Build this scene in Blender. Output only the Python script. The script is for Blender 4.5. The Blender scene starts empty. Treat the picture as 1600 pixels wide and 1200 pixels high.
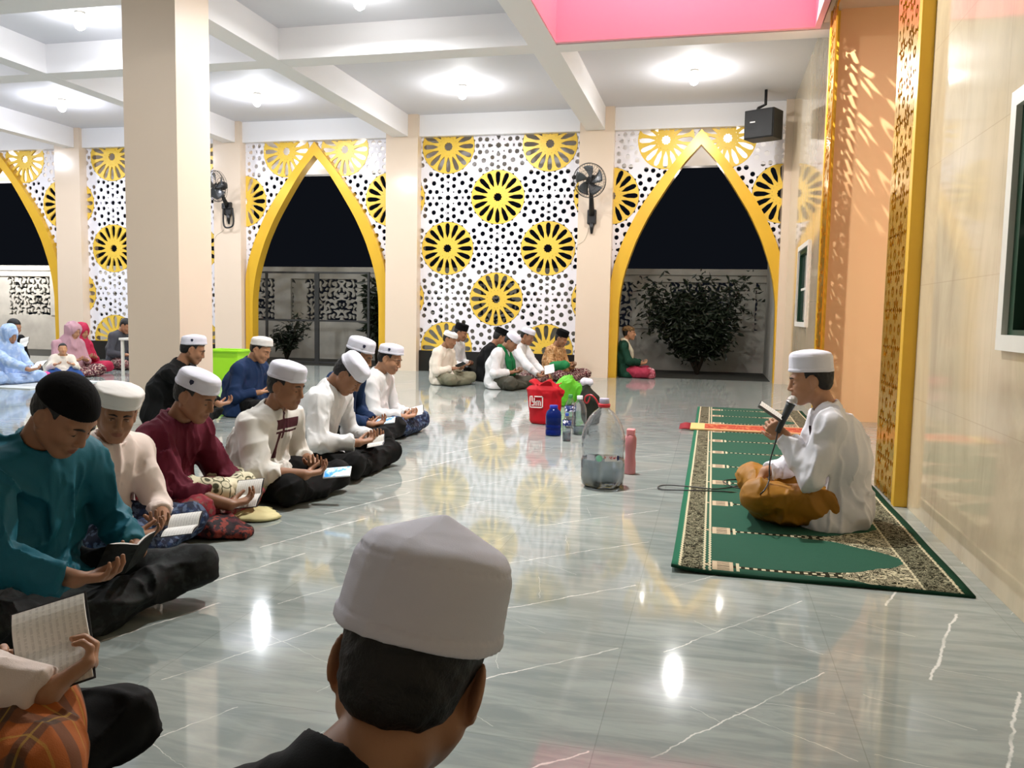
import bpy, bmesh, math, random
import numpy as np
from mathutils import Vector, Matrix

SC = bpy.context.scene
COL = SC.collection

# ------------------------------------------------------------------ camera
EYE = 1.05
F_PX, YAW, PITCH, ROLL = 1295.4177, 0.235253761, 0.0857148409, 0.0183967423
def _axes():
    cy, sy = math.cos(YAW), math.sin(YAW)
    f = np.array([-sy*math.cos(PITCH), cy*math.cos(PITCH), -math.sin(PITCH)])
    r0 = np.array([cy, sy, 0.0]); u0 = np.cross(r0, f)
    return math.cos(ROLL)*r0+math.sin(ROLL)*u0, -math.sin(ROLL)*r0+math.cos(ROLL)*u0, f
CR, CU, CF = _axes()
cd = bpy.data.cameras.new('camera'); cam = bpy.data.objects.new('camera', cd); COL.objects.link(cam)
cd.sensor_fit = 'HORIZONTAL'; cd.sensor_width = 36.0; cd.lens = F_PX/1600*36.0
cd.clip_start = 0.02; cd.clip_end = 200
cam.matrix_world = Matrix(((CR[0], CU[0], -CF[0], 0), (CR[1], CU[1], -CF[1], 0), (CR[2], CU[2], -CF[2], EYE), (0, 0, 0, 1)))
SC.camera = cam

def at(x, y, Y):
    """the point seen at photo pixel x, y that lies at depth Y from the camera"""
    d = CF+CR*(x-800)/F_PX-CU*(y-600)/F_PX
    t = Y/d[1]
    return np.array([0, 0, EYE])+t*d
def floor_at(x, y, z=0.0):
    d = CF+CR*(x-800)/F_PX-CU*(y-600)/F_PX
    t = (z-EYE)/d[2]
    return np.array([0, 0, EYE])+t*d

# ------------------------------------------------------------------ world, exposure, light
w = bpy.data.worlds.new('night'); SC.world = w; w.use_nodes = True
w.node_tree.nodes['Background'].inputs[0].default_value = (0.0045, 0.0055, 0.008, 1)
w.node_tree.nodes['Background'].inputs[1].default_value = 1.0
vs = SC.view_settings
vs.view_transform = 'Standard'; vs.look = 'None'; vs.exposure = 0.0; vs.gamma = 1.0; vs.use_curve_mapping = False
SC.cycles.max_bounces = 7; SC.cycles.diffuse_bounces = 4; SC.cycles.glossy_bounces = 4
SC.cycles.transmission_bounces = 7; SC.cycles.transparent_max_bounces = 8
SC.cycles.sample_clamp_indirect = 6.0; SC.cycles.caustics_refractive = False; SC.cycles.caustics_reflective = False

CEIL = 4.40      # ceiling slab
BEAM = 4.03      # underside of the beams
# ceiling bulbs: x, y, watts, colour
LAMPS = [(-0.37, 11.9, 98, (1, .98, .96), .42), (-3.74, 12.1, 98, (.98, .98, .98), .42), (-7.07, 12.0, 125, (.92, .94, 1), .42),
         (-10.5, 11.8, 125, (.88, .91, 1), .42), (-14.0, 11.8, 115, (.90, .93, 1), .42),
         (-3.74, 8.4, 105, (.98, .98, .97), .12), (-7.2, 8.4, 95, (.93, .95, 1), .30), (-10.6, 8.4, 95, (.93, .95, 1), .3),
         (-0.95, 5.5, 215, (1, .98, .95), .12), (-7.2, 4.2, 70, (1, .98, .95), .2), (-3.2, 4.2, 52, (.98, .98, 1), .1)]  # these three are unseen, added to brighten the niche and the near floor
def lamp_light(name, loc, watts, colour, radius=0.07):
    l = bpy.data.lights.new(name, 'POINT'); l.energy = watts; l.color = colour; l.shadow_soft_size = radius
    o = bpy.data.objects.new(name, l); COL.objects.link(o); o.location = loc
    return o

# ------------------------------------------------------------------ helpers: objects
def tag(o, label=None, cat=None, group=None, kind=None):
    if label: o['label'] = label
    if cat: o['category'] = cat
    if group: o['group'] = group
    if kind: o['kind'] = kind
    return o
def empty(name, loc=(0, 0, 0), rz=0.0, parent=None):
    o = bpy.data.objects.new(name, None); COL.objects.link(o); o.empty_display_size = 0.1
    o.location = loc; o.rotation_euler = (0, 0, rz)
    if parent: o.parent = parent
    return o
def link(name, me, mat=None, parent=None, loc=None):
    o = bpy.data.objects.new(name, me); COL.objects.link(o)
    if mat is not None:
        for m in (mat if isinstance(mat, (list, tuple)) else [mat]): me.materials.append(m)
    if parent: o.parent = parent
    if loc is not None: o.location = loc
    return o
def structure(o): o['kind'] = 'structure'; return o

class MB:
    """collects shapes and links them as one mesh"""
    def __init__(s): s.bm = bmesh.new()
    def box(s, x0, x1, y0, y1, z0, z1, mi=0, bev=0.0):
        r = bmesh.ops.create_cube(s.bm, size=1.0)
        vv = r['verts']
        for v in vv:
            v.co = Vector((x0+(v.co.x+.5)*(x1-x0), y0+(v.co.y+.5)*(y1-y0), z0+(v.co.z+.5)*(z1-z0)))
        ff = set(f for v in vv for f in v.link_faces)
        for f in ff: f.material_index = mi
        if bev > 0:
            ee = set(e for v in vv for e in v.link_edges)
            bmesh.ops.bevel(s.bm, geom=list(ee), offset=bev, segments=2, affect='EDGES', profile=.5)
        return s
    def obox(s, c, hx, hy, hz, R=None, bev=0.0):
        r = bmesh.ops.create_cube(s.bm, size=1.0); vv = r['verts']
        for v in vv:
            q = Vector((v.co.x*2*hx, v.co.y*2*hy, v.co.z*2*hz))
            v.co = (R @ q if R is not None else q)+Vector(c)
        if bev > 0:
            ee = set(e for v in vv for e in v.link_edges)
            bmesh.ops.bevel(s.bm, geom=list(ee), offset=bev, segments=2, affect='EDGES', profile=.5)
        return s
    def tube(s, pts, rad, n=10, cap=True, smooth=True, closed=False):
        pts = [Vector(p) for p in pts]; m = len(pts)
        rr = rad if isinstance(rad, (list, tuple)) else [rad]*m
        rings = []; up = None
        for i, p in enumerate(pts):
            a = pts[(i-1) % m] if (i > 0 or closed) else p; b = pts[(i+1) % m] if (i < m-1 or closed) else p
            t = (b-a).normalized()
            if up is None:
                up = Vector((0, 0, 1)) if abs(t.z) < .9 else Vector((1, 0, 0))
            u = (up-t*up.dot(t)).normalized(); up = u; v = t.cross(u)
            rings.append([s.bm.verts.new(p+rr[i]*(math.cos(k*2*math.pi/n)*u+math.sin(k*2*math.pi/n)*v)) for k in range(n)])
        last = m if closed else m-1
        for i in range(last):
            A, B = rings[i], rings[(i+1) % m]
            for k in range(n):
                f = s.bm.faces.new((A[k], A[(k+1) % n], B[(k+1) % n], B[k])); f.smooth = smooth
        if cap and not closed:
            s.bm.faces.new(rings[0][::-1]); s.bm.faces.new(rings[-1])
        return s
    def lathe(s, prof, n=32, c=(0, 0, 0), smooth=True, cap=True, wob=None):
        """prof: (radius, z) from bottom to top"""
        rings = []
        for r, z in prof:
            rings.append([s.bm.verts.new((c[0]+(r*(wob(k*2*math.pi/n, z) if wob else 1))*math.cos(k*2*math.pi/n),
                                          c[1]+(r*(wob(k*2*math.pi/n, z) if wob else 1))*math.sin(k*2*math.pi/n), c[2]+z)) for k in range(n)])
        for A, B in zip(rings, rings[1:]):
            for k in range(n):
                f = s.bm.faces.new((A[k], A[(k+1) % n], B[(k+1) % n], B[k])); f.smooth = smooth
        if cap:
            s.bm.faces.new(rings[0][::-1]); s.bm.faces.new(rings[-1])
        return s
    def prism(s, poly, axis, a, b):
        """polygon (2-D points) pushed along an axis from a to b"""
        def P(u, v, t):
            return {0: (t, u, v), 1: (u, t, v), 2: (u, v, t)}[axis]
        A = [s.bm.verts.new(P(u, v, a)) for u, v in poly]; B = [s.bm.verts.new(P(u, v, b)) for u, v in poly]
        s.bm.faces.new(A[::-1]); s.bm.faces.new(B)
        for i in range(len(poly)):
            j = (i+1) % len(poly); s.bm.faces.new((A[i], A[j], B[j], B[i]))
        return s
    def sheet(s, grid, thick=0.0):
        """grid of points rows x cols as a surface; thickness adds a back"""
        H, W = len(grid), len(grid[0])
        V = [[s.bm.verts.new(p) for p in row] for row in grid]
        for i in range(H-1):
            for j in range(W-1):
                f = s.bm.faces.new((V[i][j], V[i][j+1], V[i+1][j+1], V[i+1][j])); f.smooth = True
        return s
    def done(s, name, mat=None, parent=None, loc=None, fixn=True):
        if fixn: bmesh.ops.recalc_face_normals(s.bm, faces=s.bm.faces)
        me = bpy.data.meshes.new(name); s.bm.to_mesh(me); s.bm.free()
        return link(name, me, mat, parent, loc)

# ------------------------------------------------------------------ helpers: materials
def lin(h):
    if isinstance(h, str):
        h = h.lstrip('#'); h = [int(h[i:i+2], 16)/255 for i in (0, 2, 4)]
        return tuple((c/12.92 if c <= .04045 else ((c+.055)/1.055)**2.4) for c in h)+(1,)
    return tuple(h)+(1,) if len(h) == 3 else tuple(h)
class NT:
    """short-hand for building node trees"""
    def __init__(s, name):
        s.m = bpy.data.materials.new(name); s.m.use_nodes = True; s.t = s.m.node_tree; s.n = s.t.nodes; s.l = s.t.links
        s.b = s.n['Principled BSDF']
    def put(s, inp, v):
        if isinstance(v, bpy.types.NodeSocket): s.l.new(v, inp)
        elif v is not None:
            inp.default_value = v
    def node(s, typ, ins=(), out=0, **props):
        nd = s.n.new(typ)
        for k, v in props.items(): setattr(nd, k, v)
        for i, v in (ins.items() if isinstance(ins, dict) else enumerate(ins)): s.put(nd.inputs[i], v)
        return nd.outputs[out]
    def math(s, op, a, b=None, c=None, clamp=False):
        nd = s.n.new('ShaderNodeMath'); nd.operation = op; nd.use_clamp = clamp
        for i, v in enumerate((a, b, c)):
            if v is not None: s.put(nd.inputs[i], v)
        return nd.outputs[0]
    def vec(s, op, a, b=None, out=0, scale=None):
        nd = s.n.new('ShaderNodeVectorMath'); nd.operation = op
        s.put(nd.inputs[0], a)
        if b is not None: s.put(nd.inputs[1], b)
        if scale is not None: s.put(nd.inputs['Scale'], scale)
        return nd.outputs['Value'] if out == 'v' else nd.outputs[0]
    def mix(s, f, a, b):
        nd = s.n.new('ShaderNodeMix'); nd.data_type = 'RGBA'
        s.put(nd.inputs[0], f); s.put(nd.inputs[6], a); s.put(nd.inputs[7], b)
        return nd.outputs[2]
    def coord(s, which='Object'): return s.node('ShaderNodeTexCoord', out={'Generated': 0, 'Object': 3}[which])
    def pos(s): return s.node('ShaderNodeNewGeometry', out=0)
    def noise(s, vec, scale, detail=3, rough=.55, out=0, dist=0.0):
        nd = s.n.new('ShaderNodeTexNoise'); s.put(nd.inputs['Vector'], vec); nd.inputs['Scale'].default_value = scale
        nd.inputs['Detail'].default_value = detail; nd.inputs['Roughness'].default_value = rough; nd.inputs['Distortion'].default_value = dist
        return nd.outputs[out]
    def ramp(s, f, stops, interp='LINEAR'):
        nd = s.n.new('ShaderNodeValToRGB'); s.put(nd.inputs[0], f); nd.color_ramp.interpolation = interp
        el = nd.color_ramp.elements
        while len(el) < len(stops): el.new(.5)
        for e, (p, c) in zip(el, stops): e.position = p; e.color = c if len(c) == 4 else tuple(c)+(1,)
        return nd.outputs[0]
    def step(s, f, lo, hi):
        nd = s.n.new('ShaderNodeMapRange'); s.put(nd.inputs[0], f); nd.inputs[1].default_value = lo; nd.inputs[2].default_value = hi
        nd.interpolation_type = 'SMOOTHSTEP'; return nd.outputs[0]
    def bump(s, h, strength=.3, dist=.01):
        nd = s.n.new('ShaderNodeBump'); s.put(nd.inputs['Height'], h); nd.inputs['Strength'].default_value = strength
        nd.inputs['Distance'].default_value = dist; s.l.new(nd.outputs[0], s.b.inputs['Normal'])
    def set(s, col=None, rough=None, metal=None, spec=None, **kw):
        if col is not None: s.put(s.b.inputs['Base Color'], col)
        if rough is not None: s.put(s.b.inputs['Roughness'], rough)
        if metal is not None: s.put(s.b.inputs['Metallic'], metal)
        if spec is not None: s.put(s.b.inputs['Specular IOR Level'], spec)
        for k, v in kw.items(): s.put(s.b.inputs[k], v)
        return s.m
_mc = {}
def mat(name, col, rough=.6, metal=0.0, var=.06, scale=8.0, bump=0.0, bscale=60.0, spec=.5, **kw):
    """procedural material: base colour with a little noise, optional fine bump"""
    if name in _mc: return _mc[name]
    t = NT(name); c = lin(col); co = t.coord()
    n = t.noise(co, scale, 3)
    lo = tuple(max(0, x*(1-var)) for x in c[:3])+(1,); hi = tuple(min(1, x*(1+var)) for x in c[:3])+(1,)
    t.set(t.mix(n, lo, hi), rough, metal, spec, **kw)
    if bump > 0: t.bump(t.noise(co, bscale, 4), bump, .004)
    _mc[name] = t.m
    return t.m

# ------------------------------------------------------------------ helpers: implicit shapes
f32 = np.float32
def value_noise(P, scale, seed=0):
    Q = P*scale+np.array([17.3+seed*7.1, 5.7+seed*3.3, 9.1+seed*5.9], f32)
    I = np.floor(Q).astype(np.int32); T = (Q-I).astype(f32); T = T*T*(3-2*T)
    tab = _NT
    def g(dx, dy, dz):
        return tab[(I[:, 0]+dx) & 31, (I[:, 1]+dy) & 31, (I[:, 2]+dz) & 31]
    x, y, z = T[:, 0], T[:, 1], T[:, 2]
    a = g(0, 0, 0)*(1-x)+g(1, 0, 0)*x; b = g(0, 1, 0)*(1-x)+g(1, 1, 0)*x
    c = g(0, 0, 1)*(1-x)+g(1, 0, 1)*x; d = g(0, 1, 1)*(1-x)+g(1, 1, 1)*x
    return (a*(1-y)+b*y)*(1-z)+(c*(1-y)+d*y)*z
_NT = np.random.RandomState(5).rand(32, 32, 32).astype(f32)
def smin(a, b, k):
    if k <= 0: return np.minimum(a, b)
    h = np.maximum(k-np.abs(a-b), 0)/k
    return np.minimum(a, b)-h*h*k*.25
def smax(a, b, k): return -smin(-a, -b, k)
def A3(v): return np.asarray(v, f32)
def cone(P, a, b, ra, rb):
    a, b = A3(a), A3(b); ab = b-a; t = np.clip(((P-a)@ab)/max(float(ab@ab), 1e-9), 0, 1)
    return np.linalg.norm(P-a-t[:, None]*ab, axis=1)-(ra+(rb-ra)*t)
def ell(P, c, r, R=None):
    Q = P-A3(c)
    if R is not None: Q = Q@R
    r = A3(r); k0 = np.linalg.norm(Q/r, axis=1); k1 = np.linalg.norm(Q/(r*r), axis=1)
    return k0*(k0-1)/np.maximum(k1, 1e-6)
def plane(P, p, n):
    n = A3(n); n = n/np.linalg.norm(n); return (P-A3(p))@n
def rotm(yaw=0, pitch=0, roll=0):
    """columns are the local axes; yaw about z, pitch>0 nods the x axis down, roll about x"""
    cy, sy = math.cos(yaw), math.sin(yaw); cp, sp = math.cos(pitch), math.sin(pitch); cr, sr = math.cos(roll), math.sin(roll)
    Z = np.array([[cy, -sy, 0], [sy, cy, 0], [0, 0, 1]]); Y = np.array([[cp, 0, sp], [0, 1, 0], [-sp, 0, cp]]); X = np.array([[1, 0, 0], [0, cr, -sr], [0, sr, cr]])
    return (Z@Y@X).astype(f32)

def net(fn, lo, hi, h, amp=0.0):
    """surface nets of fn(P)<0 inside the box lo..hi at spacing h"""
    lo = np.array(lo, f32); hi = np.array(hi, f32); st = 4
    n = (np.ceil((hi-lo)/h/st).astype(int)+1)*st+1
    nc = (n-1)//st+1
    ax = [lo[i]+np.arange(nc[i], dtype=f32)*h*st for i in range(3)]
    G = np.stack(np.meshgrid(*ax, indexing='ij'), -1).reshape(-1, 3)
    D = fn(G).reshape(nc).astype(f32)
    fine = D
    for a in range(3):
        idx = np.arange(n[a])/st; i0 = np.minimum(idx.astype(int), nc[a]-2); t = (idx-i0).astype(f32)
        sh = [1, 1, 1]; sh[a] = -1; t = t.reshape(sh)
        fine = np.take(fine, i0, axis=a)*(1-t)+np.take(fine, i0+1, axis=a)*t
    fine = np.ascontiguousarray(fine)
    m = np.abs(fine) < (h*st*1.1+amp)
    ii = np.argwhere(m)
    out = np.empty(len(ii), f32)
    for k in range(0, len(ii), 400000):
        out[k:k+400000] = fn(lo+ii[k:k+400000].astype(f32)*h)
    fine[m] = out
    # outside border
    for a in range(3):
        sl = [slice(None)]*3; sl[a] = 0; fine[tuple(sl)] = np.maximum(fine[tuple(sl)], 1e-4)
        sl[a] = -1; fine[tuple(sl)] = np.maximum(fine[tuple(sl)], 1e-4)
    s = fine < 0
    cnt = np.zeros(tuple(n-1), np.int8)
    corners = [(dx, dy, dz) for dx in (0, 1) for dy in (0, 1) for dz in (0, 1)]
    for dx, dy, dz in corners:
        cnt += s[dx:n[0]-1+dx, dy:n[1]-1+dy, dz:n[2]-1+dz]
    act = (cnt > 0) & (cnt < 8)
    C = np.argwhere(act); N = len(C)
    if N == 0: return np.zeros((0, 3), f32), np.zeros((0, 4), int)
    vid = np.full(act.shape, -1, np.int32); vid[act] = np.arange(N)
    val = {c: fine[C[:, 0]+c[0], C[:, 1]+c[1], C[:, 2]+c[2]] for c in corners}
    acc = np.zeros((N, 3), f32); w_ = np.zeros(N, f32)
    for c in corners:
        for a in range(3):
            if c[a] == 0:
                d = list(c); d[a] = 1; d = tuple(d)
                v0, v1 = val[c], val[d]; cr = (v0 < 0) != (v1 < 0)
                t = np.where(cr, v0/np.where(cr, v0-v1, 1), 0)
                p = np.tile(np.array(c, f32), (N, 1)); p[:, a] = t
                acc += p*cr[:, None]; w_ += cr
    V = lo+(C+acc/w_[:, None])*h
    Q = []
    for a in range(3):
        b, c = (a+1) % 3, (a+2) % 3
        s0 = [slice(1, n[k]-1) for k in range(3)]; s0[a] = slice(0, n[a]-1); s1 = list(s0); s1[a] = slice(1, n[a])
        x0, x1 = s[tuple(s0)], s[tuple(s1)]
        for flip, msk in ((0, x0 & ~x1), (1, ~x0 & x1)):
            e = np.argwhere(msk)
            if len(e) == 0: continue
            e = e+np.array([s0[k].start for k in range(3)])
            def cid(ob, oc):
                q = e.copy(); q[:, b] -= ob; q[:, c] -= oc; return vid[q[:, 0], q[:, 1], q[:, 2]]
            f = np.stack([cid(1, 1), cid(0, 1), cid(0, 0), cid(1, 0)], 1)
            Q.append(f[:, ::-1] if flip else f)
    return V, np.concatenate(Q)
def merge(parts):
    Vs, Fs, o = [], [], 0
    for V, F in parts:
        Vs.append(V); Fs.append(F+o); o += len(V)
    return np.concatenate(Vs), np.concatenate(Fs)
def net_mesh(name, V, F, smooth=True):
    me = bpy.data.meshes.new(name)
    me.vertices.add(len(V)); me.vertices.foreach_set('co', np.ascontiguousarray(V, f32).ravel())
    me.loops.add(F.size); me.loops.foreach_set('vertex_index', np.ascontiguousarray(F, np.int32).ravel())
    me.polygons.add(len(F)); me.polygons.foreach_set('loop_start', np.arange(0, F.size, 4, dtype=np.int32))
    me.polygons.foreach_set('loop_total', np.full(len(F), 4, np.int32))
    me.update(calc_edges=True)
    me.polygons.foreach_set('use_smooth', np.full(len(F), smooth, bool))
    return me
# ================================================================== the setting
XR = 1.10            # qibla wall
YP = 13.70           # front of the pillars on the back line
YS = 13.90           # carved screens
XL, YN, YB = -19.0, -3.0, 14.15
# -- materials
def floor_material():
    t = NT('polished_grey_marble'); P = t.pos()
    wob = t.vec('SCALE', t.vec('SUBTRACT', t.noise(P, 9, 4, out=1), (.5, .5, .5)), scale=.035)
    wob2 = t.vec('SCALE', t.vec('SUBTRACT', t.noise(P, 45, 2, out=1), (.5, .5, .5)), scale=.008)
    sep = t.node('ShaderNodeSeparateXYZ', [P]); X = sep
    nd = sep.node; xs, ys = nd.outputs[0], nd.outputs[1]
    T = .64
    cu = t.math('DIVIDE', t.math('ADD', xs, .24), T); cv = t.math('DIVIDE', t.math('ADD', ys, -1.92), T)
    col = t.math('FLOOR', cu); row = t.math('FLOOR', cv)
    c4 = t.math('FLOORED_MODULO', col, 4.0); c3 = t.math('FLOORED_MODULO', row, 3.0)
    fu = t.math('FRACT', cu); fv = t.math('FRACT', cv)
    p = t.node('ShaderNodeCombineXYZ', [t.math('MULTIPLY', fu, T), t.math('MULTIPLY', fv, T), 0.0])
    p = t.vec('ADD', t.vec('ADD', p, wob), wob2)
    p = t.vec('MULTIPLY', p, (1, 1, 0))
    sets = {0: [((.13, 0), (.60, .62), .0022), ((.42, .37), (.60, .36), .0012), ((.34, .30), (.62, .12), .0011), ((.30, .22), (.22, .30), .0009)],
            1: [((.26, .02), (.49, .64), .0042), ((.05, .5), (.30, .36), .0010), ((.02, .16), (.5, .07), .0008)],
            2: [((.05, .05), (.34, .60), .0018), ((.10, .46), (.55, .22), .0010), ((.5, .1), (.62, .55), .0009)],
            3: [((.08, .12), (.63, .63), .0026), ((.02, .3), (.38, .05), .0011), ((.3, .38), (.24, .62), .0009)]}
    total = None
    for k, segs in sets.items():
        on = t.math('COMPARE', c4, float(k), .1)
        for a, b, wd in segs:
            A = (a[0], a[1], 0); d = (b[0]-a[0], b[1]-a[1], 0); L = d[0]**2+d[1]**2
            q = t.vec('SUBTRACT', p, A)
            tt = t.math('MULTIPLY', t.vec('DOT_PRODUCT', q, d, out='v'), 1/L, clamp=True)
            nd_ = t.vec('SCALE', d, scale=tt)
            dist = t.vec('LENGTH', t.vec('SUBTRACT', q, nd_), out='v')
            m = t.math('MULTIPLY', t.math('SUBTRACT', 1.0, t.step(dist, wd*.45, wd*1.5)), on)
            m = t.math('MULTIPLY', m, min(1.0, .45+wd*220))
            total = m if total is None else t.math('MAXIMUM', total, m)
    fade = t.step(t.noise(P, 6, 2), .30, .55)
    total = t.math('MULTIPLY', total, t.math('ADD', .25, t.math('MULTIPLY', fade, .75)))
    streak = t.vec('MULTIPLY', P, (1.2, 7, 1))
    n1 = t.noise(streak, 2.2, 6, .62, dist=.8); n2 = t.noise(P, 1.6, 5, .6)
    fine = t.step(t.noise(t.vec('MULTIPLY', P, (3, 16, 1)), 3.5, 5, .7), .60, .76)
    base = t.mix(t.step(n1, .35, .68), lin('#8d9794'), lin('#a6afaa'))
    base = t.mix(t.math('MULTIPLY', t.step(n2, .48, .66), .45), base, lin('#aeada3'))
    base = t.mix(t.math('MULTIPLY', fine, .18), base, lin('#b9b8ae'))
    rnd = t.node('ShaderNodeTexWhiteNoise', [t.node('ShaderNodeCombineXYZ', [col, row, 0.0])], out=0)
    base = t.mix(t.math('MULTIPLY', rnd, .16), base, lin('#737873'))
    base = t.mix(total, base, lin('#e8e8e2'))
    e1 = t.math('MINIMUM', fu, t.math('SUBTRACT', 1.0, fu)); e2 = t.math('MINIMUM', fv, t.math('SUBTRACT', 1.0, fv))
    seam = t.math('SUBTRACT', 1.0, t.step(t.math('MINIMUM', e1, e2), .0008, .0030))
    base = t.mix(t.math('MULTIPLY', seam, .30), base, lin('#4d504c'))
    rg = t.math('ADD', .035, t.math('MULTIPLY', t.noise(P, 2.5, 3), .05))
    t.set(base, rg, 0.0, .5)
    t.bump(t.noise(P, 1.3, 2), .015, .02)
    return t.m
def marble_wall_material():
    t = NT('polished_cream_marble'); P = t.pos()
    n = t.noise(t.vec('MULTIPLY', P, (1, 1.0, .35)), 2.2, 6, .62, dist=1.0)
    c = t.mix(t.step(n, .35, .68), lin('#d6c5a6'), lin('#bfae93'))
    c = t.mix(t.math('MULTIPLY', t.step(t.noise(P, 1.1, 4), .5, .7), .5), c, lin('#dfd1b6'))
    br = t.n.new('ShaderNodeTexBrick'); sp = t.node('ShaderNodeSeparateXYZ', [P]).node
    t.l.new(t.node('ShaderNodeCombineXYZ', [sp.outputs[1], sp.outputs[2], 0.0]), br.inputs['Vector'])
    br.offset = 0.0; br.inputs['Scale'].default_value = 1.0; br.inputs['Mortar Size'].default_value = .0022; br.inputs['Mortar Smooth'].default_value = .3
    br.inputs['Brick Width'].default_value = .62; br.inputs['Row Height'].default_value = .62
    t.set(t.mix(t.math('MULTIPLY', br.outputs['Fac'], .4), c, lin('#a8957c')), .07, 0.0, .6)
    t.bump(t.noise(P, 1.0, 2), .02, .02)
    return t.m
M_FLOOR = floor_material(); M_MARBLE = marble_wall_material()
M_PAINT = mat('cream_pink_paint', '#e6d3bf', .45, scale=1.2, var=.03, bump=.05)
M_TILEP = mat('cream_gloss_tile', '#e2cfba', .16, scale=.8, var=.03)
M_WHITE = mat('white_ceiling_paint', '#d4d4da', .7, scale=1.0, var=.02)
M_BEAMW = mat('white_beam_paint', '#f0eff1', .6, scale=1.0, var=.02)
M_PINK = mat('pink_glow_paint', '#ffb2c4', .6, scale=.7, var=.05)  # pink light of the well put into the wall colour
M_ORANGE = mat('apricot_paint', '#ffcd98', .42, scale=.9, var=.05)
M_GOLD = mat('gold_paint', '#e3b436', .30, metal=.2, scale=3, var=.08, bump=.05)
M_GOLDLEAF = mat('gold_leaf', '#d9a73a', .22, metal=.75, scale=9, var=.2, bump=.3, bscale=40)
M_SCREEN = mat('white_cut_panel', '#eceaf0', .5, scale=2, var=.02)
M_GSCREEN = mat('yellow_gold_cut_panel', '#ebc54c', .4, metal=.1, scale=3, var=.05)
M_BLACKP = mat('black_skirting', '#141313', .35)
M_GREEN = mat('dark_green_frame', '#0c3a26', .35)
M_OUTW = mat('weathered_white_wall', '#a7a69d', .85, scale=2.5, var=.35, bump=.2, bscale=12)
M_BULB = NT('lit_bulb'); M_BULB.set(lin('#ffffff'), .5); M_BULB.b.inputs['Emission Color'].default_value = (1, .98, .95, 1); M_BULB.b.inputs['Emission Strength'].default_value = 18; M_BULB = M_BULB.m

def slab(name, x0, x1, y0, y1, z0, z1, m, parent=None, kind='structure', bev=0.0):
    o = MB().box(x0, x1, y0, y1, z0, z1, bev=bev).done(name, m, parent)
    if kind and parent is None: o['kind'] = kind
    return o
slab('floor', XL, XR+1.5, YN, YB, -.15, 0, M_FLOOR)
# ceiling with the opening of the pink light well (x -1.8..0.9, y 7.3..9.26)
WX0, WX1, WY0, WY1 = -1.80, 0.91, 7.45, 9.30
mb = MB()
mb.box(XL, WX0-.05, YN, YB, CEIL, CEIL+.15); mb.box(WX1+.05, XR+1.5, YN, YB, CEIL, CEIL+.15)
mb.box(WX0-.05, WX1+.05, YN, WY0-.05, CEIL, CEIL+.15); mb.box(WX0-.05, WX1+.05, WY1+.05, YB, CEIL, CEIL+.15)
structure(mb.done('ceiling', M_WHITE))
# light well: pink upstand
mb = MB(); zt = 6.6
mb.box(WX0-.06, WX0, WY0-.06, WY1+.06, CEIL-.36, zt); mb.box(WX1, WX1+.06, WY0-.06, WY1+.06, CEIL-.36, zt)
mb.box(WX0, WX1, WY1, WY1+.06, CEIL-.36, zt); mb.box(WX0, WX1, WY0-.06, WY0, CEIL-.36, zt); mb.box(WX0, WX1, WY0, WY1, zt, zt+.05)
structure(mb.done('trim_8', M_PINK))
lamp_light('light_well_lamp', (-.6, 8.3, 5.9), 85, (1, .95, .97), .25)
_s = bpy.data.lights.new('lattice_pattern_spot', 'SPOT'); _s.energy = 1250; _s.color = (1, .93, .84); _s.shadow_soft_size = .03; _s.spot_size = math.radians(27); _s.spot_blend = .5  # added spot, aimed through the lattice to throw patches onto the niche wall
_so = bpy.data.objects.new('lattice_pattern_spot', _s); COL.objects.link(_so); _so.location = (-.5, 7.9, 5.3)
_so.rotation_euler = (Vector((1.03, 8.85, 3.62))-Vector((-.5, 7.9, 5.3))).to_track_quat('-Z', 'Y').to_euler()
# beams along the depth
for i, (a, b) in enumerate(((-15.6, -15.35), (-12.17, -11.95), (-8.76, -8.52), (-5.48, -5.20), (-2.12, -1.81))):
    slab('trim_%d' % (10+i), a, b, YN, YP+.02, BEAM, CEIL, M_BEAMW)
# cross beams
slab('trim_16', XL, WX0-.07, 9.32, 9.63, BEAM+.002, CEIL, M_BEAMW); slab('trim_17', WX0-.07, XR, 9.37, 9.63, BEAM+.002, CEIL, M_BEAMW)
slab('trim_18', XL, XR, 7.05, 7.38, BEAM+.001, CEIL, M_BEAMW)
slab('trim_19', XL, XR, .9, 1.2, BEAM+.001, CEIL, M_BEAMW)
slab('trim_20', XL, XR, YP+.08, YB, BEAM+.01, CEIL+.002, M_BEAMW)       # lintel over the screens
# pillars on the back line and the near free-standing one
PIL = [(-12.40, -11.84), (-8.97, -8.42), (-5.60, -5.02), (-2.22, -1.66)]
PIL0 = (-15.80, -15.24)
for i, (a, b) in enumerate([PIL0]+PIL):
    slab('column', a, b, YP, YB, 0, CEIL, M_TILEP)
slab('column', -5.60, -5.02, 7.08, 7.62, 0, CEIL, M_PAINT)
slab('column', .985, XR, YP, YB, 0, CEIL, M_TILEP)                     # corner post
# hem over pillars: small capital line
# walls
slab('wall_left', XL-.1, XL, YN, YB, 0, CEIL, M_PAINT)
slab('wall_front', XL, XR+1.5, YN-.1, YN, 0, CEIL, M_PAINT)
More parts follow.
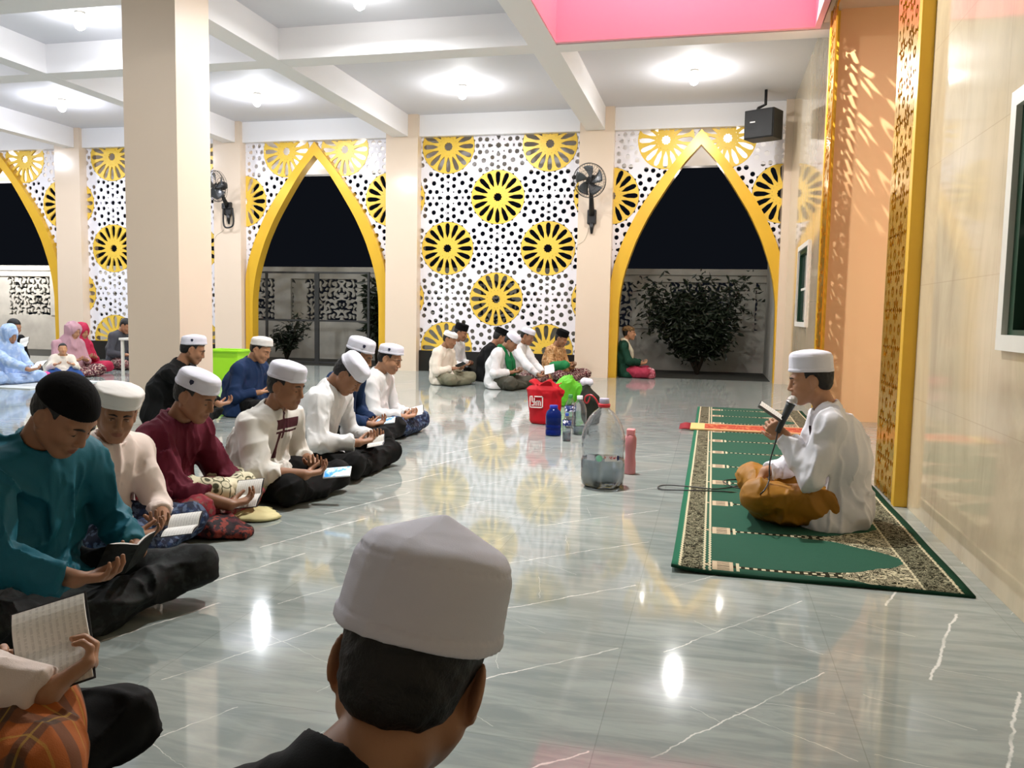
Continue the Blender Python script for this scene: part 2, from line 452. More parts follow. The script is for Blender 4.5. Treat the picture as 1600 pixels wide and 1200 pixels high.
# qibla wall with niche opening and windows
NY0, NY1 = 5.00, 9.05      # portal frame, near and far gold posts
def wall_with_holes(name, y0, y1, holes, m):
    """wall at x XR..XR+.2 from y0 to y1 with rectangular holes (ya, yb, za, zb)"""
    mb = MB(); ys = sorted({y0, y1}.union(*[{h[0], h[1]} for h in holes])) if holes else [y0, y1]
    for a, b in zip(ys, ys[1:]):
        hs = [h for h in holes if h[0] <= a and h[1] >= b]
        if not hs: mb.box(XR, XR+.2, a, b, 0, CEIL)
        else:
            mb.box(XR, XR+.2, a, b, 0, hs[0][2]); mb.box(XR, XR+.2, a, b, hs[0][3], CEIL)
    return structure(mb.done(name, m))
wall_with_holes('wall_right', YN, 5.02, [(1.55, 3.54, 1.0, 1.86)], M_MARBLE)
wall_with_holes('wall_right_far', 9.60, YB, [(10.66, 11.78, 1.0, 1.93)], M_MARBLE)
slab('trim_30', XR, XR+.2, 5.02, 9.60, 4.12, CEIL, M_PAINT)
# windows: white outer frame, green sash, tinted panes
def tinted():
    t = NT('tinted_glass'); t.set(lin('#5a6a62'), .04, 0.0, .8); t.b.inputs['Transmission Weight'].default_value = .55
    return t.m
M_TINT = tinted(); M_FRAMEW = mat('white_window_frame', '#e9e6dc', .35)
def side_window(n, ya, yb, za, zb):
    w_ = empty('window_%d' % n, (XR, (ya+yb)/2, za)); w_['kind'] = 'structure'
    def B(name, m, *bx):
        mb = MB()
        for b in bx: mb.box(b[0]-XR, b[1]-XR, b[2]-(ya+yb)/2, b[3]-(ya+yb)/2, b[4]-za, b[5]-za)
        return mb.done(name, m, w_)
    e = .06; x0, x1 = XR-.022, XR+.05
    B('window_frame', M_FRAMEW, (x0, x1, ya-e, ya, za-e, zb+e), (x0, x1, yb, yb+e, za-e, zb+e), (x0, x1, ya, yb, za-e, za), (x0, x1, ya, yb, zb, zb+e))
    g = .055; x0, x1 = XR+.0, XR+.06
    B('sash', M_GREEN, (x0, x1, ya, ya+g, za, zb), (x0, x1, yb-g, yb, za, zb), (x0, x1, ya+g, yb-g, za, za+.02), (x0, x1, ya+g, yb-g, zb-g, zb))
    B('pane', M_TINT, (XR+.035, XR+.045, ya+g, yb-g, za+.02, zb-g))
    B('glazing_bar', M_FRAMEW, (XR+.03, XR+.055, ya+g, yb-g, za+(zb-za)*.44, za+(zb-za)*.44+.03))
    slab('trim_%d' % (40+n), XR+.2, XR+.25, ya-.1, yb+.1, za-.1, zb+.1, mat('room_beyond', '#8d9a94', .8))
side_window(1, 1.55, 3.54, 1.0, 1.86)
side_window(2, 10.66, 11.78, 1.0, 1.93)
# the niche (mihrab) behind the portal
mb = MB(); DX = XR+1.45
mb.box(XR, DX, 9.05, 9.20, 0, 4.15)                       # far side, apricot
structure(mb.done('wall_niche_far', M_ORANGE))
slab('wall_niche_near', XR+.02, DX, 5.35, 5.50, 0, 4.15, M_ORANGE)
slab('wall_niche_back', DX, DX+.1, 5.3, 9.2, 0, 4.15, mat('niche_back_paint', '#cfc4ba', .5))
slab('trim_31', 1.0, XR+.03, 5.0, 9.6, 4.10, CEIL, M_PAINT)
slab('ceiling_niche', XR+.2, DX+.1, 5.02, 9.6, 4.12, 4.25, M_PAINT)
slab('wall_niche_fill', XR, XR+.12, 9.20, 9.60, 0, 4.12, M_PAINT)

# -- cut panels as solid sheets (x, z pattern; thickness along y)
def star(x, z, r0, r1, n, ph=0.0):
    a = np.arctan2(z, x)+ph; r = np.hypot(x, z)
    return r-(r0+(r1-r0)*(.5+.5*np.cos(a*n)))
def rosette_holes(x, z):
    """distance to the cut-outs of a 16-petal rosette of radius .44"""
    r = np.hypot(x, z); a = np.arctan2(z, x); s = 2*math.pi/16
    a = (a+s/2) % s-s/2; u = r*np.cos(a); v = np.abs(r*np.sin(a))
    wdt = np.interp(u, [.165, .26, .38, .425], [.0, .034, .041, .022]).astype(f32)
    petal = np.maximum(v-wdt, np.maximum(.165-u, u-.425))
    hub = star(x, z, .060, .076, 10)
    a2 = (np.arctan2(z, x)) % s-s/2; u2 = r*np.cos(a2); v2 = np.abs(r*np.sin(a2))
    nub = np.hypot(u2-.15, v2)-.008
    return np.minimum(np.minimum(petal, hub), nub)
def cross_holes(x, z):
    """cut-outs round the crossing point of the white pattern, eight-fold symmetric"""
    ax, az = np.abs(x), np.abs(z); p = np.maximum(ax, az); q = np.minimum(ax, az)
    d = np.full(x.shape, 1.0, f32)
    for a, b, r in ((.355, 0, .032), (.31, .105, .034), (.195, .10, .033), (.245, .245, .036), (.385, .19, .033), (.40, .30, .034), (.095, .095, .014)):
        rr = np.hypot(p-a, q-b)
        d = np.minimum(d, rr-r*1.12)
    d = np.minimum(d, star(x, z, .034, .054, 8))
    arrow = np.maximum(np.abs(p-.135)-.042, q-(.034-.4*np.abs(p-.150)))
    d = np.minimum(d, arrow)
    bow = np.maximum(np.abs(p-.255)-.018, q-.038); bow = np.maximum(bow, .004+.18*(.038-q)-np.abs(p-.255))
    return np.minimum(d, np.minimum(bow, np.maximum(np.abs(p-.255)-.016, q-.012)))
def field(x, z, cx, cz, hx=.89, hz=.866):
    """returns (rosette-disc distance, holes distance) of the repeating pattern with a rosette at cx, cz"""
    x = (x-cx)*(.85/hx); z = (z-cz)*(.85/hz); L = .85
    u = (x+L) % (2*L)-L; v = (z+L) % (2*L)-L
    # nearest rosette: (0,0) or (L,L)
    u2 = (x) % (2*L)-L; v2 = (z) % (2*L)-L
    near = np.hypot(u, v) < np.hypot(u2, v2)
    ru = np.where(near, u, u2); rv = np.where(near, v, v2)
    disc = np.hypot(ru, rv)-.445
    rh = rosette_holes(ru, rv)
    # nearest crossing: (L,0) or (0,L)
    c1 = ((x) % (2*L)-L, v); c2 = (u, (z) % (2*L)-L)
    m1 = np.hypot(*c1) < np.hypot(*c2)
    ch = cross_holes(np.where(m1, c1[0], c2[0]), np.where(m1, c1[1], c2[1]))
    # stars on the rim of the rosettes
    s = 2*math.pi/16; a = np.arctan2(rv, ru) % s-s/2; r = np.hypot(ru, rv)
    st = np.minimum(np.abs(r*np.cos(a)-.452)+1.0*np.abs(r*np.sin(a)), 1.0)-.022
    ch = np.maximum(np.minimum(ch, st), -disc-.02)
    mid = np.hypot(np.abs(ru), np.abs(rv))
    return disc, rh, ch
def cut_panel(name, x0, x1, z0, z1, centre, clip=None, h=.0115, T=.012, parent=None, dims=(.89, .866)):
    """white carved panel with gold rosettes; built in the x-z plane"""
    cx, cz = centre
    def white(P):
        disc, rh, ch = field(P[:, 0], P[:, 2], cx, cz, *dims)
        d = np.maximum(-disc+.004, -ch)
        d = np.maximum(d, np.maximum(np.maximum(x0-P[:, 0], P[:, 0]-x1), np.maximum(z0-P[:, 2], P[:, 2]-z1)))
        if clip is not None: d = np.maximum(d, clip(P))
        return np.maximum(d, np.abs(P[:, 1])-T)
    def gold(P):
        disc, rh, ch = field(P[:, 0], P[:, 2], cx, cz, *dims)
        d = np.maximum(disc, -rh)
        d = np.maximum(d, np.maximum(np.maximum(x0-P[:, 0], P[:, 0]-x1), np.maximum(z0-P[:, 2], P[:, 2]-z1)))
        if clip is not None: d = np.maximum(d, clip(P))
        return np.maximum(d, np.abs(P[:, 1])-T*1.3)
    lo = (x0-.03, -T*1.3-.02, z0-.03); hi = (x1+.03, T*1.3+.02, z1+.03)
    out = []
    V, F = flat_net(white, lo, hi, h, T); o = link(name, net_mesh(name, V, F, False), M_SCREEN, parent); out.append(o)
    for i in range(-4, 5):
        for j in range(-8, 9):
            if (i+j) % 2: continue
            rx_, rz_ = cx+i*dims[0], cz+j*dims[1]; b_ = .47*dims[0]/.85
            if rx_+b_ < x0 or rx_-b_ > x1 or rz_+b_ < z0 or rz_-b_ > z1: continue
            V, F = flat_net(lambda P: np.maximum(gold(P), np.maximum(np.abs(P[:, 0]-rx_), np.abs(P[:, 2]-rz_))-b_), (rx_-b_-.03, lo[1], rz_-b_-.03), (rx_+b_+.03, hi[1], rz_+b_+.03), h, T*1.3)
            if len(F) > 150: out.append(link('rosette', net_mesh('rosette', V, F, False), M_GSCREEN, parent or o))
    return out
def flat_net(fn, lo, hi, h, T):
    """like net() for a sheet of half thickness T about y=0: outline cut precisely, two faces and the rim"""
    nx = int((hi[0]-lo[0])/h)+2; nz = int((hi[2]-lo[2])/h)+2
    xs = lo[0]+np.arange(nx, dtype=f32)*h; zs = lo[2]+np.arange(nz, dtype=f32)*h
    G = np.stack(np.meshgrid(xs, zs, indexing='ij'), -1).reshape(-1, 2)
    D = fn(np.stack([G[:, 0], np.zeros(len(G), f32), G[:, 1]], 1)).reshape(nx, nz)
    D[0] = D[-1] = 1e-3; D[:, 0] = D[:, -1] = 1e-3
    s = D < 0
    cnt = s[:-1, :-1].astype(int)+s[1:, :-1]+s[:-1, 1:]+s[1:, 1:]
    act = cnt > 0
    C = np.argwhere(act); N = len(C); vid = np.full(act.shape, -1, np.int64); vid[act] = np.arange(N)
    P = np.full((N, 2), .5, f32); acc = np.zeros((N, 2), f32); w_ = np.zeros(N, f32)
    for (a, b) in (((0, 0), (1, 0)), ((0, 1), (1, 1)), ((0, 0), (0, 1)), ((1, 0), (1, 1))):
        v0 = D[C[:, 0]+a[0], C[:, 1]+a[1]]; v1 = D[C[:, 0]+b[0], C[:, 1]+b[1]]
        cr = (v0 < 0) != (v1 < 0); t = np.where(cr, v0/np.where(cr, v0-v1, 1), 0)
        p = np.array(a, f32)+t[:, None]*(np.array(b, f32)-np.array(a, f32)); acc += p*cr[:, None]; w_ += cr
    m = w_ > 0; P[m] = acc[m]/w_[m][:, None]
    XZ = np.array([lo[0], lo[2]], f32)+(C+P)*h
    V = np.concatenate([np.stack([XZ[:, 0], np.full(N, -T, f32), XZ[:, 1]], 1), np.stack([XZ[:, 0], np.full(N, T, f32), XZ[:, 1]], 1)])
    F = []
    I = np.argwhere(s[1:-1, 1:-1])+1
    q = np.stack([vid[I[:, 0]-1, I[:, 1]-1], vid[I[:, 0], I[:, 1]-1], vid[I[:, 0], I[:, 1]], vid[I[:, 0]-1, I[:, 1]]], 1)
    F.append(q); F.append(q[:, ::-1]+N)
    for ax in (0, 1):
        for sg in (0, 1):
            if ax == 0: A, B = s[:-1, 1:-1], s[1:, 1:-1]
            else: A, B = s[1:-1, :-1], s[1:-1, 1:]
            e = np.argwhere(A & ~B) if sg == 0 else np.argwhere(~A & B)
            if ax == 0: i, j = e[:, 0], e[:, 1]+1; a, b = vid[i, j-1], vid[i, j]
            else: i, j = e[:, 0]+1, e[:, 1]; a, b = vid[i, j], vid[i-1, j]
            if sg: a, b = b, a
            F.append(np.stack([a, b, b+N, a+N], 1))
    return V, np.concatenate(F)

ARCH_IN = [(0, 1.25), (1.24, 1.24), (1.60, 1.19), (1.88, 1.12), (2.28, .98), (2.69, .78), (3.17, .48), (3.51, .25), (3.78, 0.0)]
ARCH_OUT = [(0, 1.385), (1.60, 1.385), (1.88, 1.335), (2.30, 1.19), (2.69, 1.0), (3.02, .79), (3.50, .43), (4.02, .0)]
def smooth_arch(k, n=48):
    z = np.array([a for a, b in k]); w_ = np.array([b for a, b in k]); zz = np.linspace(0, z[-1], n)
    ww = np.interp(zz, z, w_)
    for _ in range(2): ww[1:-1] = (ww[:-2]+2*ww[1:-1]+ww[2:])/4
    return zz, ww
ZI, WI = smooth_arch(ARCH_IN); ZO, WO = smooth_arch(ARCH_OUT)
def arch_window(label, cx, left, right):
    """gold lancet frame with carved spandrels either side"""
    r = empty('arch_frame', (cx, YS, 0)); tag(r, label, 'arch', 'gold lancet arches in the carved back wall')
    mb = MB()
    n = len(ZI); zo = np.linspace(0, ZO[-1], n); wo = np.interp(zo, ZO, WO)
    for sg in (-1, 1):
        inn = [(sg*WI[i], ZI[i]) for i in range(n)]; out = [(sg*wo[i], zo[i]) for i in range(n)]
        fr, bk = -.10, .10
        for y_ in (fr, bk):
            pass
        A = [mb.bm.verts.new((a, fr, b)) for a, b in inn]; B = [mb.bm.verts.new((a, fr, b)) for a, b in out]
        A2 = [mb.bm.verts.new((a, bk, b)) for a, b in inn]; B2 = [mb.bm.verts.new((a, bk, b)) for a, b in out]
        for i in range(n-1):
            for q in ((A[i], A[i+1], B[i+1], B[i]), (A2[i], A2[i+1], B2[i+1], B2[i]), (A[i], A[i+1], A2[i+1], A2[i]), (B[i], B[i+1], B2[i+1], B2[i])):
                f = mb.bm.faces.new(q)
        mb.bm.faces.new((A[0], A2[0], B2[0], B[0]))
    o = mb.done('gold_frame', M_GOLD, r)
    clip = lambda P: np.interp(P[:, 2], ZO, WO-.05, right=0).astype(f32)-np.abs(P[:, 0])
    lim = left-cx, right-cx
    for sg, cen in ((-1, (lim[0]+(-.04), 3.0)), (1, (lim[1]+.0, 3.0))):
        x0, x1 = (lim[0], 0.0) if sg < 0 else (0.0, lim[1])
        cut_panel('carved_spandrel', x0, x1, 1.52, BEAM+.01, cen, clip, parent=r, dims=(.86, .88))
    return r
def screen_panel(label, x0, x1, cx):
    r = empty('carved_screen', ((x0+x1)/2, YS, .36)); tag(r, label, 'screen', 'full height carved screens between the pillars')
    ox, oz = (x0+x1)/2, .36
    os_ = cut_panel('white_panel', x0-ox, x1-ox, 0, BEAM+.01-oz, (cx-ox, 3.01-oz), parent=r)
    return r
screen_panel('white cut-out screen with yellow rosettes between the pillars behind the seated group', -5.02, -2.22, -3.64)
screen_panel('white cut-out screen with yellow rosettes half hidden by the near pillar', -11.84, -8.97, -10.38)
arch_window('gold lancet arch beside the corner with a man sitting in its doorway', -.28, -1.66, .985)
arch_window('gold lancet arch in the middle of the back wall behind the bent readers', -7.01, -8.42, -5.60)
arch_window('gold lancet arch at the left edge behind the seated women', -13.82, -15.24, -12.40)
slab('baseboard_back', -5.02, -2.22, YS-.06, YS+.1, 0, .36, M_BLACKP); slab('baseboard_back_left', -11.84, -8.97, YS-.06, YS+.1, 0, .36, M_BLACKP)

# -- gold portal of the niche
def lattice_fn(y, z):
    """arabesque cut-outs in the y-z plane"""
    k_ = np.where(y > 0, .85, 1.45).astype(f32); y = y*k_; z = z*k_; yy = (y*1.0+.16) % .32-.16; zz = (z+.16) % .32-.16
    r = np.hypot(yy, zz); a = np.arctan2(zz, yy); s = 2*math.pi/8; a = (a+s/2) % s-s/2
    u, v = r*np.cos(a), np.abs(r*np.sin(a))
    d = np.maximum(v-np.interp(u, [.035, .075, .12], [.003, .027, .005]), np.maximum(.035-u, u-.128))
    cy, cz = np.abs(np.abs(yy)-.16), np.abs(np.abs(zz)-.16)
    d = np.minimum(d, np.maximum(np.hypot(cy, cz)-.05, .022-np.hypot(cy, cz)))
    d = np.minimum(d, np.hypot(np.abs(yy)-.16, zz)-.028); d = np.minimum(d, np.hypot(yy, np.abs(zz)-.16)-.028)
    return np.minimum(d, r-.022)
por = empty('portal_frame', (1.065, 7.0, 0)); tag(por, 'carved gold portal framing the apricot prayer niche in the right wall', 'portal')
for (ya, yb) in ((4.98, 5.05), (9.0, 9.07)):
    MB().box(1.03-1.065, XR+.02-1.065, ya-7, yb-7, 0, 4.09, bev=.003).done('gold_post', M_GOLD, por)
PZ = [(0, 1.78), (2.2, 1.78), (2.6, 1.70), (3.0, 1.45), (3.4, 1.05), (3.8, .5), (4.02, 0)]
def portal_fn(P):
    y, z = P[:, 0], P[:, 2]
    half = 2.0
    o1 = np.interp(z, [.0, 2.5, 3.1, 3.5, 3.8, 4.0], [1.42, 1.42, 1.36, 1.15, .9, .7]).astype(f32)
    o1 = np.where(y > 0, 1.62, o1); opening = np.where((z > 4.02) & (y > 0), -.1, o1-np.abs(y)); rim = o1+.035-np.abs(y)
    cuts = np.maximum(-lattice_fn(y, z), -1)
    d = np.minimum(np.maximum(cuts, 0*cuts-1), 1)
    d = np.where(rim > 0, -.01, d)
    d = np.maximum(d, opening)
    return np.maximum(np.maximum(d, np.abs(y)-half), np.maximum(-z+.0, z-4.09))
V, F = flat_net(portal_fn, (-2.06, 0, -.05), (2.06, 0, 4.2), .012, .008)
V = np.stack([-V[:, 1]-.02, V[:, 0]+.02, V[:, 2]], 1)
link('lattice', net_mesh('lattice', V, F, False), M_GOLDLEAF, por)
MB().box(-.006, .0, 5.05-7, 5.58-7, 0, 4.1).done('mirror_backing', mat('mirror_backing', '#eceae4', .25, metal=.35), por)

_n = bpy.data.lights.new('niche_fill_light', 'AREA'); _n.shape = 'RECTANGLE'; _n.size = .9; _n.size_y = 1.6; _n.energy = 8; _n.color = (1, .93, .86)  # unseen area light, added to lift the brightness of the niche walls
_no = bpy.data.objects.new('niche_fill_light', _n); COL.objects.link(_no); _no.location = (1.95, 7.3, 4.05); _no.rotation_euler = (math.radians(18), 0, 0)
# -- outside: boundary wall with carved panels, ground, eave
slab('floor_outside', -22, 6, YB, 30, -.35, -.05, mat('dark_earth', '#2a2b24', .95, var=.4))
mb = MB(); YO = 17.0
mb.box(-20, 4, YO, YO+.15, -.3, .78); mb.box(-20, 4, YO, YO+.15, 1.72, 1.94); mb.box(-20, 4, YO-.03, YO+.2, 1.86, 1.98)
for i in range(12): mb.box(-19.6+i*2.0, -19.2+i*2.0, YO-.02, YO+.16, .78, 1.72)
structure(mb.done('wall_outside', M_OUTW))
structure(slab('wall_outside_side', 1.0, 1.25, YB, YO, -.3, 2.3, M_OUTW))
_lr = np.random.RandomState(11)
LEAVES = []
for _i in range(8):
    for _j in range(8):
        LEAVES.append((_i*.112+_lr.uniform(-.03, .03), .05+_j*.12+_lr.uniform(-.03, .03), _lr.uniform(0, 2*math.pi), _lr.uniform(.06, .085)))
def scroll_fn(P):
    x, z = np.abs(((P[:, 0]+1.0) % 2.0)-1.0), P[:, 2]
    d = np.full(x.shape, 1., f32)
    for lx, lz, a, L in LEAVES:
        c, s_ = math.cos(a), math.sin(a); u = (x-lx)*c+(z-lz)*s_; v = -(x-lx)*s_+(z-lz)*c
        v = v+.9*u*u/L-.1*L                       # bent leaf
        w_ = .42*L*np.sqrt(np.clip(1-(u/L)**2, 0, 1))*(1.0+.5*u/L)
        d = np.minimum(d, np.maximum(np.abs(v)-w_, np.abs(u)-L))
    return d
def scroll_panel(x0, x1):
    fn = lambda P: np.maximum(-scroll_fn(P), np.maximum(np.maximum(x0-P[:, 0], P[:, 0]-x1), np.maximum(-P[:, 2], P[:, 2]-.94)))
    V, F = flat_net(fn, (x0-.03, 0, -.03), (x1+.03, 0, .97), .016, .03)
    o = link('carved_wall_panel', net_mesh('carved_wall_panel', V, F, False), M_OUTW, None, (0, YO+.07, .78))
    tag(o, 'weathered white panel with leaf scroll cut-outs in the boundary wall outside', 'wall panel', 'scroll cut panels of the boundary wall'); return o
for i in range(11):
    x0 = -19.2+i*2.0
    if x0 > 2: continue
    o = scroll_panel(x0, x0+1.6)
slab('trim_50', XL, XR+.3, YB+.55, YB+.75, 3.60, 4.4, M_BEAMW)      # eave beam outside
slab('ceiling_outside', XL, XR+.3, YB, YB+.75, 4.15, 4.25, M_WHITE)
for i, (x, y, z, W, c) in enumerate(((-.4, 15.6, 3.4, 12, (1, .92, .84)), (-7.2, 15.6, 3.2, 26, (1, .95, .88)), (-16.4, 15.2, 2.9, 620, (1, .95, .95)))):
    lamp_light('eave_light', (x, y, z), W, c, .05)
for i, x in enumerate((-1.0, .3, -7.6, -6.3, -14.0)):
    lamp_light('eave_light', (x, YB+.25, 3.9), 7, (1, .95, .9), .04)

# -- ceiling bulbs
def bulb(i, x, y, W, c, up, lab):
    r = empty('ceiling_bulb', (x, y, CEIL)); tag(r, lab, 'lamp', 'bulbs under the ceiling')
    MB().lathe([(.055, -.02), (.055, 0)], 20).done('base', M_FRAMEW, r)
    MB().lathe([(.02, -.20), (.05, -.18), (.066, -.14), (.06, -.09), (.035, -.05), (.03, -.02)], 20).done('bulb', M_BULB, r)
    lamp_light('bulb_light', (x, y, CEIL-.26), W*up, c, .05)
    l = bpy.data.lights.new('bulb_down_light', 'AREA'); l.shape = 'DISK'; l.size = .16; l.energy = W*(1.02-up); l.color = c
    lo_ = bpy.data.objects.new('bulb_down_light', l); COL.objects.link(lo_); lo_.location = (x, y, CEIL-.22)
for i, (x, y, W, c, up) in enumerate(LAMPS):
    bulb(i, x, y, W, c, up, ['lit bulb in the ceiling bay above the right-hand arch', 'lit bulb in the ceiling bay before the full carved screen', 'lit bulb in the ceiling bay above the middle arch',
                         'lit bulb in the ceiling bay at the far left', 'lit bulb in the leftmost ceiling bay beyond the picture edge', 'lit bulb left of the pink light well, one bay nearer', 'lit bulb above and behind the near pillar',
                         'lit bulb one bay left of the near pillar', 'unseen added bulb above the reciter, nearer than the pink light well', 'unseen added bulb overhead at the left, nearer than the near pillar', 'unseen added bulb overhead above the near row of readers'][i])
# ================================================================== people
def skin_material(name, col):
    if name in _mc: return _mc[name]
    t = NT(name); c = lin(col); co = t.coord()
    n = t.noise(co, 30, 4)
    base = t.mix(n, tuple(x*.9 for x in c[:3])+(1,), tuple(min(1, x*1.08) for x in c[:3])+(1,))
    at_ = t.n.new('ShaderNodeAttribute'); at_.attribute_name = 'lip'
    base = t.mix(t.math('MULTIPLY', at_.outputs['Fac'], .75), base, tuple((c[0]*.62, c[1]*.38, c[2]*.42))+(1,))
    at2 = t.n.new('ShaderNodeAttribute'); at2.attribute_name = 'flush'
    base = t.mix(t.math('MULTIPLY', at2.outputs['Fac'], .35), base, (min(1, c[0]*1.15), c[1]*.8, c[2]*.75, 1))
    t.set(base, .48, 0, .4); t.b.inputs['Subsurface Weight'].default_value = .06; t.b.inputs['Subsurface Radius'].default_value = (.01, .004, .002)
    t.bump(t.noise(co, 400, 2), .08, .001)
    _mc[name] = t.m; return t.m
SKIN = {'brown': skin_material('brown_skin', '#ad7f60'), 'tan': skin_material('tan_skin', '#c08e68'), 'dark': skin_material('dark_brown_skin', '#976c50')}
M_HAIR = mat('black_hair', '#060504', .6, scale=60, var=.5, bump=.5, bscale=220)
M_EYEW = mat('eye_white', '#d8d0c6', .25); M_IRIS = mat('dark_iris', '#1a0f0a', .2)
M_CAPW = mat('white_cap_cloth', '#d8d8e4', .8, scale=30, var=.03, bump=.10, bscale=600)
M_CAPWARM = mat('ivory_cap_cloth', '#e2dfda', .8, scale=30, var=.03, bump=.25, bscale=350)
M_PECI = mat('black_velvet', '#060607', .95, scale=30, var=.2, bump=.2, bscale=300, spec=.2)
M_BADGE = mat('navy_badge', '#1a2140', .6)
def cloth(name, col, rough=.75, bump=.2, var=.05, sheen=.0): return mat(name, col, rough, scale=14, var=var, bump=bump, bscale=420, spec=.25)

def folds(P, amp, seed=0, fine=.75, stretch=(1, 1, .55)):
    """draped creases: warped ridges at three sizes"""
    Q = P*A3(stretch)
    w1 = value_noise(Q, 5, seed+9); w2 = value_noise(Q, 7, seed+4)
    Q2 = Q+np.stack([w1-.5, w2-.5, w1*.6-w2*.4], 1)*.16
    n1 = value_noise(Q2, 8, seed); n2 = value_noise(Q2*A3((1, 1, .7)), 17, seed+3); n3 = value_noise(Q2, 34, seed+6)
    r1 = np.maximum(0, 1-np.abs(2*n1-1)*1.9)**1.5; r2 = np.maximum(0, 1-np.abs(2*n2-1)*2.1)**1.4; r3 = np.maximum(0, 1-np.abs(2*n3-1)*2)
    return amp*(r1-.30)*1.25+amp*fine*(r2-.3)+amp*.16*(r3-.3)

def head_fn(P, H, R, sc=1.0, ears=True, female=False):
    """skin of a head; x forward, y left, z up, origin between the ears"""
    Q = (P-A3(H))@R/sc
    S = Q.copy(); S[:, 1] = np.abs(S[:, 1])
    d = ell(Q, (-.012, 0, .035), (.098, .076, .084))
    d = smin(d, ell(Q, (.026, 0, -.028), (.066, .062, .082)), .03)
    d = smin(d, cone(S, (.0, .052, -.050), (.062, .016, -.096), .021, .017), .035)
    d = smin(d, ell(Q, (.066, 0, -.098), (.024, .024, .018)), .025)
    d = smin(d, ell(S, (.062, .036, -.028), (.024, .024, .024)), .025)
    d = smin(d, cone(S, (.088, .010, .022), (.072, .045, .024), .009, .010), .018)
    d = smax(d, -ell(S, (.099, .031, .004), (.019, .020, .0135)), .014)
    d = smin(d, ell(S, (.0745, .031, .001), (.0145, .0165, .0115)), .004)
    d = smin(d, cone(Q, (.090, 0, .016), (.108, 0, -.030), .0075, .0115), .012)
    d = smin(d, ell(S, (.098, .0125, -.036), (.012, .008, .008)), .006)
    d = smin(d, ell(Q, (.086, 0, -.062), (.015, .026, .020)), .015)
    d = smin(d, cone(S, (.099, .0, -.0575), (.088, .020, -.0625), .0060, .0035), .004)
    d = smin(d, cone(S, (.097, .0, -.0705), (.087, .017, -.0675), .0075, .0040), .004)
    if ears:
        E_ = S-A3((-.006, .080, -.006))
        a = .36; ex = E_[:, 0]*math.cos(a)-E_[:, 1]*math.sin(a); ey = E_[:, 0]*math.sin(a)+E_[:, 1]*math.cos(a)
        T = np.stack([ex, ey, E_[:, 2]], 1)
        e = ell(T, (-.004, .0, .0), (.020, .0065, .031))
        e = smax(e, -ell(T, (-.002, .009, .002), (.0125, .0075, .022)), .005)
        e = smin(e, ell(T, (.004, .001, -.027), (.009, .006, .010)), .006)
        d = smin(d, e, .008)
    return d*sc
def lip_mask(P, H, R, sc):
    Q = (P-A3(H))@R/sc
    return np.clip(1-(np.sqrt(((Q[:, 2]+.0645)/.0125)**2+(Q[:, 1]/.026)**2+((Q[:, 0]-.100)/.022)**2)-.75)/.25, 0, 1)
def hairline(x, z, y):
    return np.interp(x, [-.12, -.06, -.030, -.012, .008, .030, .034, .060, .095], [-.062, -.058, -.045, .030, .030, .012, .05, .062, .066]).astype(f32)
def hair_fn(P, H, R, sc=1.0, thick=.005):
    Q = (P-A3(H))@R/sc
    d = ell(Q, (-.012, 0, .035), (.098+thick, .076+thick, .084+thick))
    d = smin(d, ell(Q, (-.052, 0, -.02), (.045+thick, .055+thick, .05)), .03)
    low = hairline(Q[:, 0], Q[:, 2], Q[:, 1])
    d = smax(d, (low-Q[:, 2])*.8, .004)
    return (d-.0012*(value_noise(Q, 90, 2)-.5)*4)*sc

def hand_fn(P, W, d, n, side, curl=(.5, .6, .5), sc=1.0, spread=.10, thumb=.5, fan=0.0):
    """palm and five fingers. W wrist, d finger direction, n direction the palm faces, side +1 when the thumb lies along n x d"""
    W, d, n = A3(W), A3(d), A3(n); d = d/np.linalg.norm(d); n = n-d*float(n@d); n = n/np.linalg.norm(n)
    l = np.cross(n, d)*side
    D = np.full(len(P), 9., f32)
    offs = (.030, .010, -.010, -.028); klen = (.086, .089, .084, .076); fl = (.070, .078, .072, .056); rr = (.0088, .009, .0086, .0078)
    pal = None
    for i in range(4):
        k0 = W+l*offs[i]*.45*sc; k1 = W+d*klen[i]*sc+l*offs[i]*sc
        c = cone(P, k0, k1, .014*sc, .0115*sc); pal = c if pal is None else smin(pal, c, .012*sc)
    fin = None
    for i in range(4):
        p = W+d*klen[i]*sc+l*offs[i]*sc; ang = 0.0; fd = d+l*(1.5-i)*spread
        fd = fd/np.linalg.norm(fd)
        f = None
        for j, fr in enumerate((.44, .31, .25)):
            ang += curl[j]+fan*i
            v = fd*math.cos(ang)+n*math.sin(ang); q = p+v*fl[i]*fr*sc
            c = cone(P, p, q, rr[i]*(1-.09*j)*sc, rr[i]*(1-.09*(j+1))*sc); f = c if f is None else smin(f, c, .003)
            p = q
        pal = smin(pal, f, .005*sc) if True else pal
    t0 = W+d*.022*sc+l*.022*sc; t1 = t0+(d*.62+l*.70+n*.25)*.042*sc
    v = d*(.85)+l*(.45-thumb*.5)+n*(.1+thumb*.55); v = v/np.linalg.norm(v); t2 = t1+v*.034*sc; t3 = t2+(v*.8+n*.3*thumb+d*.2)*.026*sc
    th = smin(cone(P, t0, t1, .0155*sc, .0120*sc), smin(cone(P, t1, t2, .0118*sc, .0102*sc), cone(P, t2, t3, .0102*sc, .0085*sc), .003), .006)
    return smin(pal, th, .010*sc)

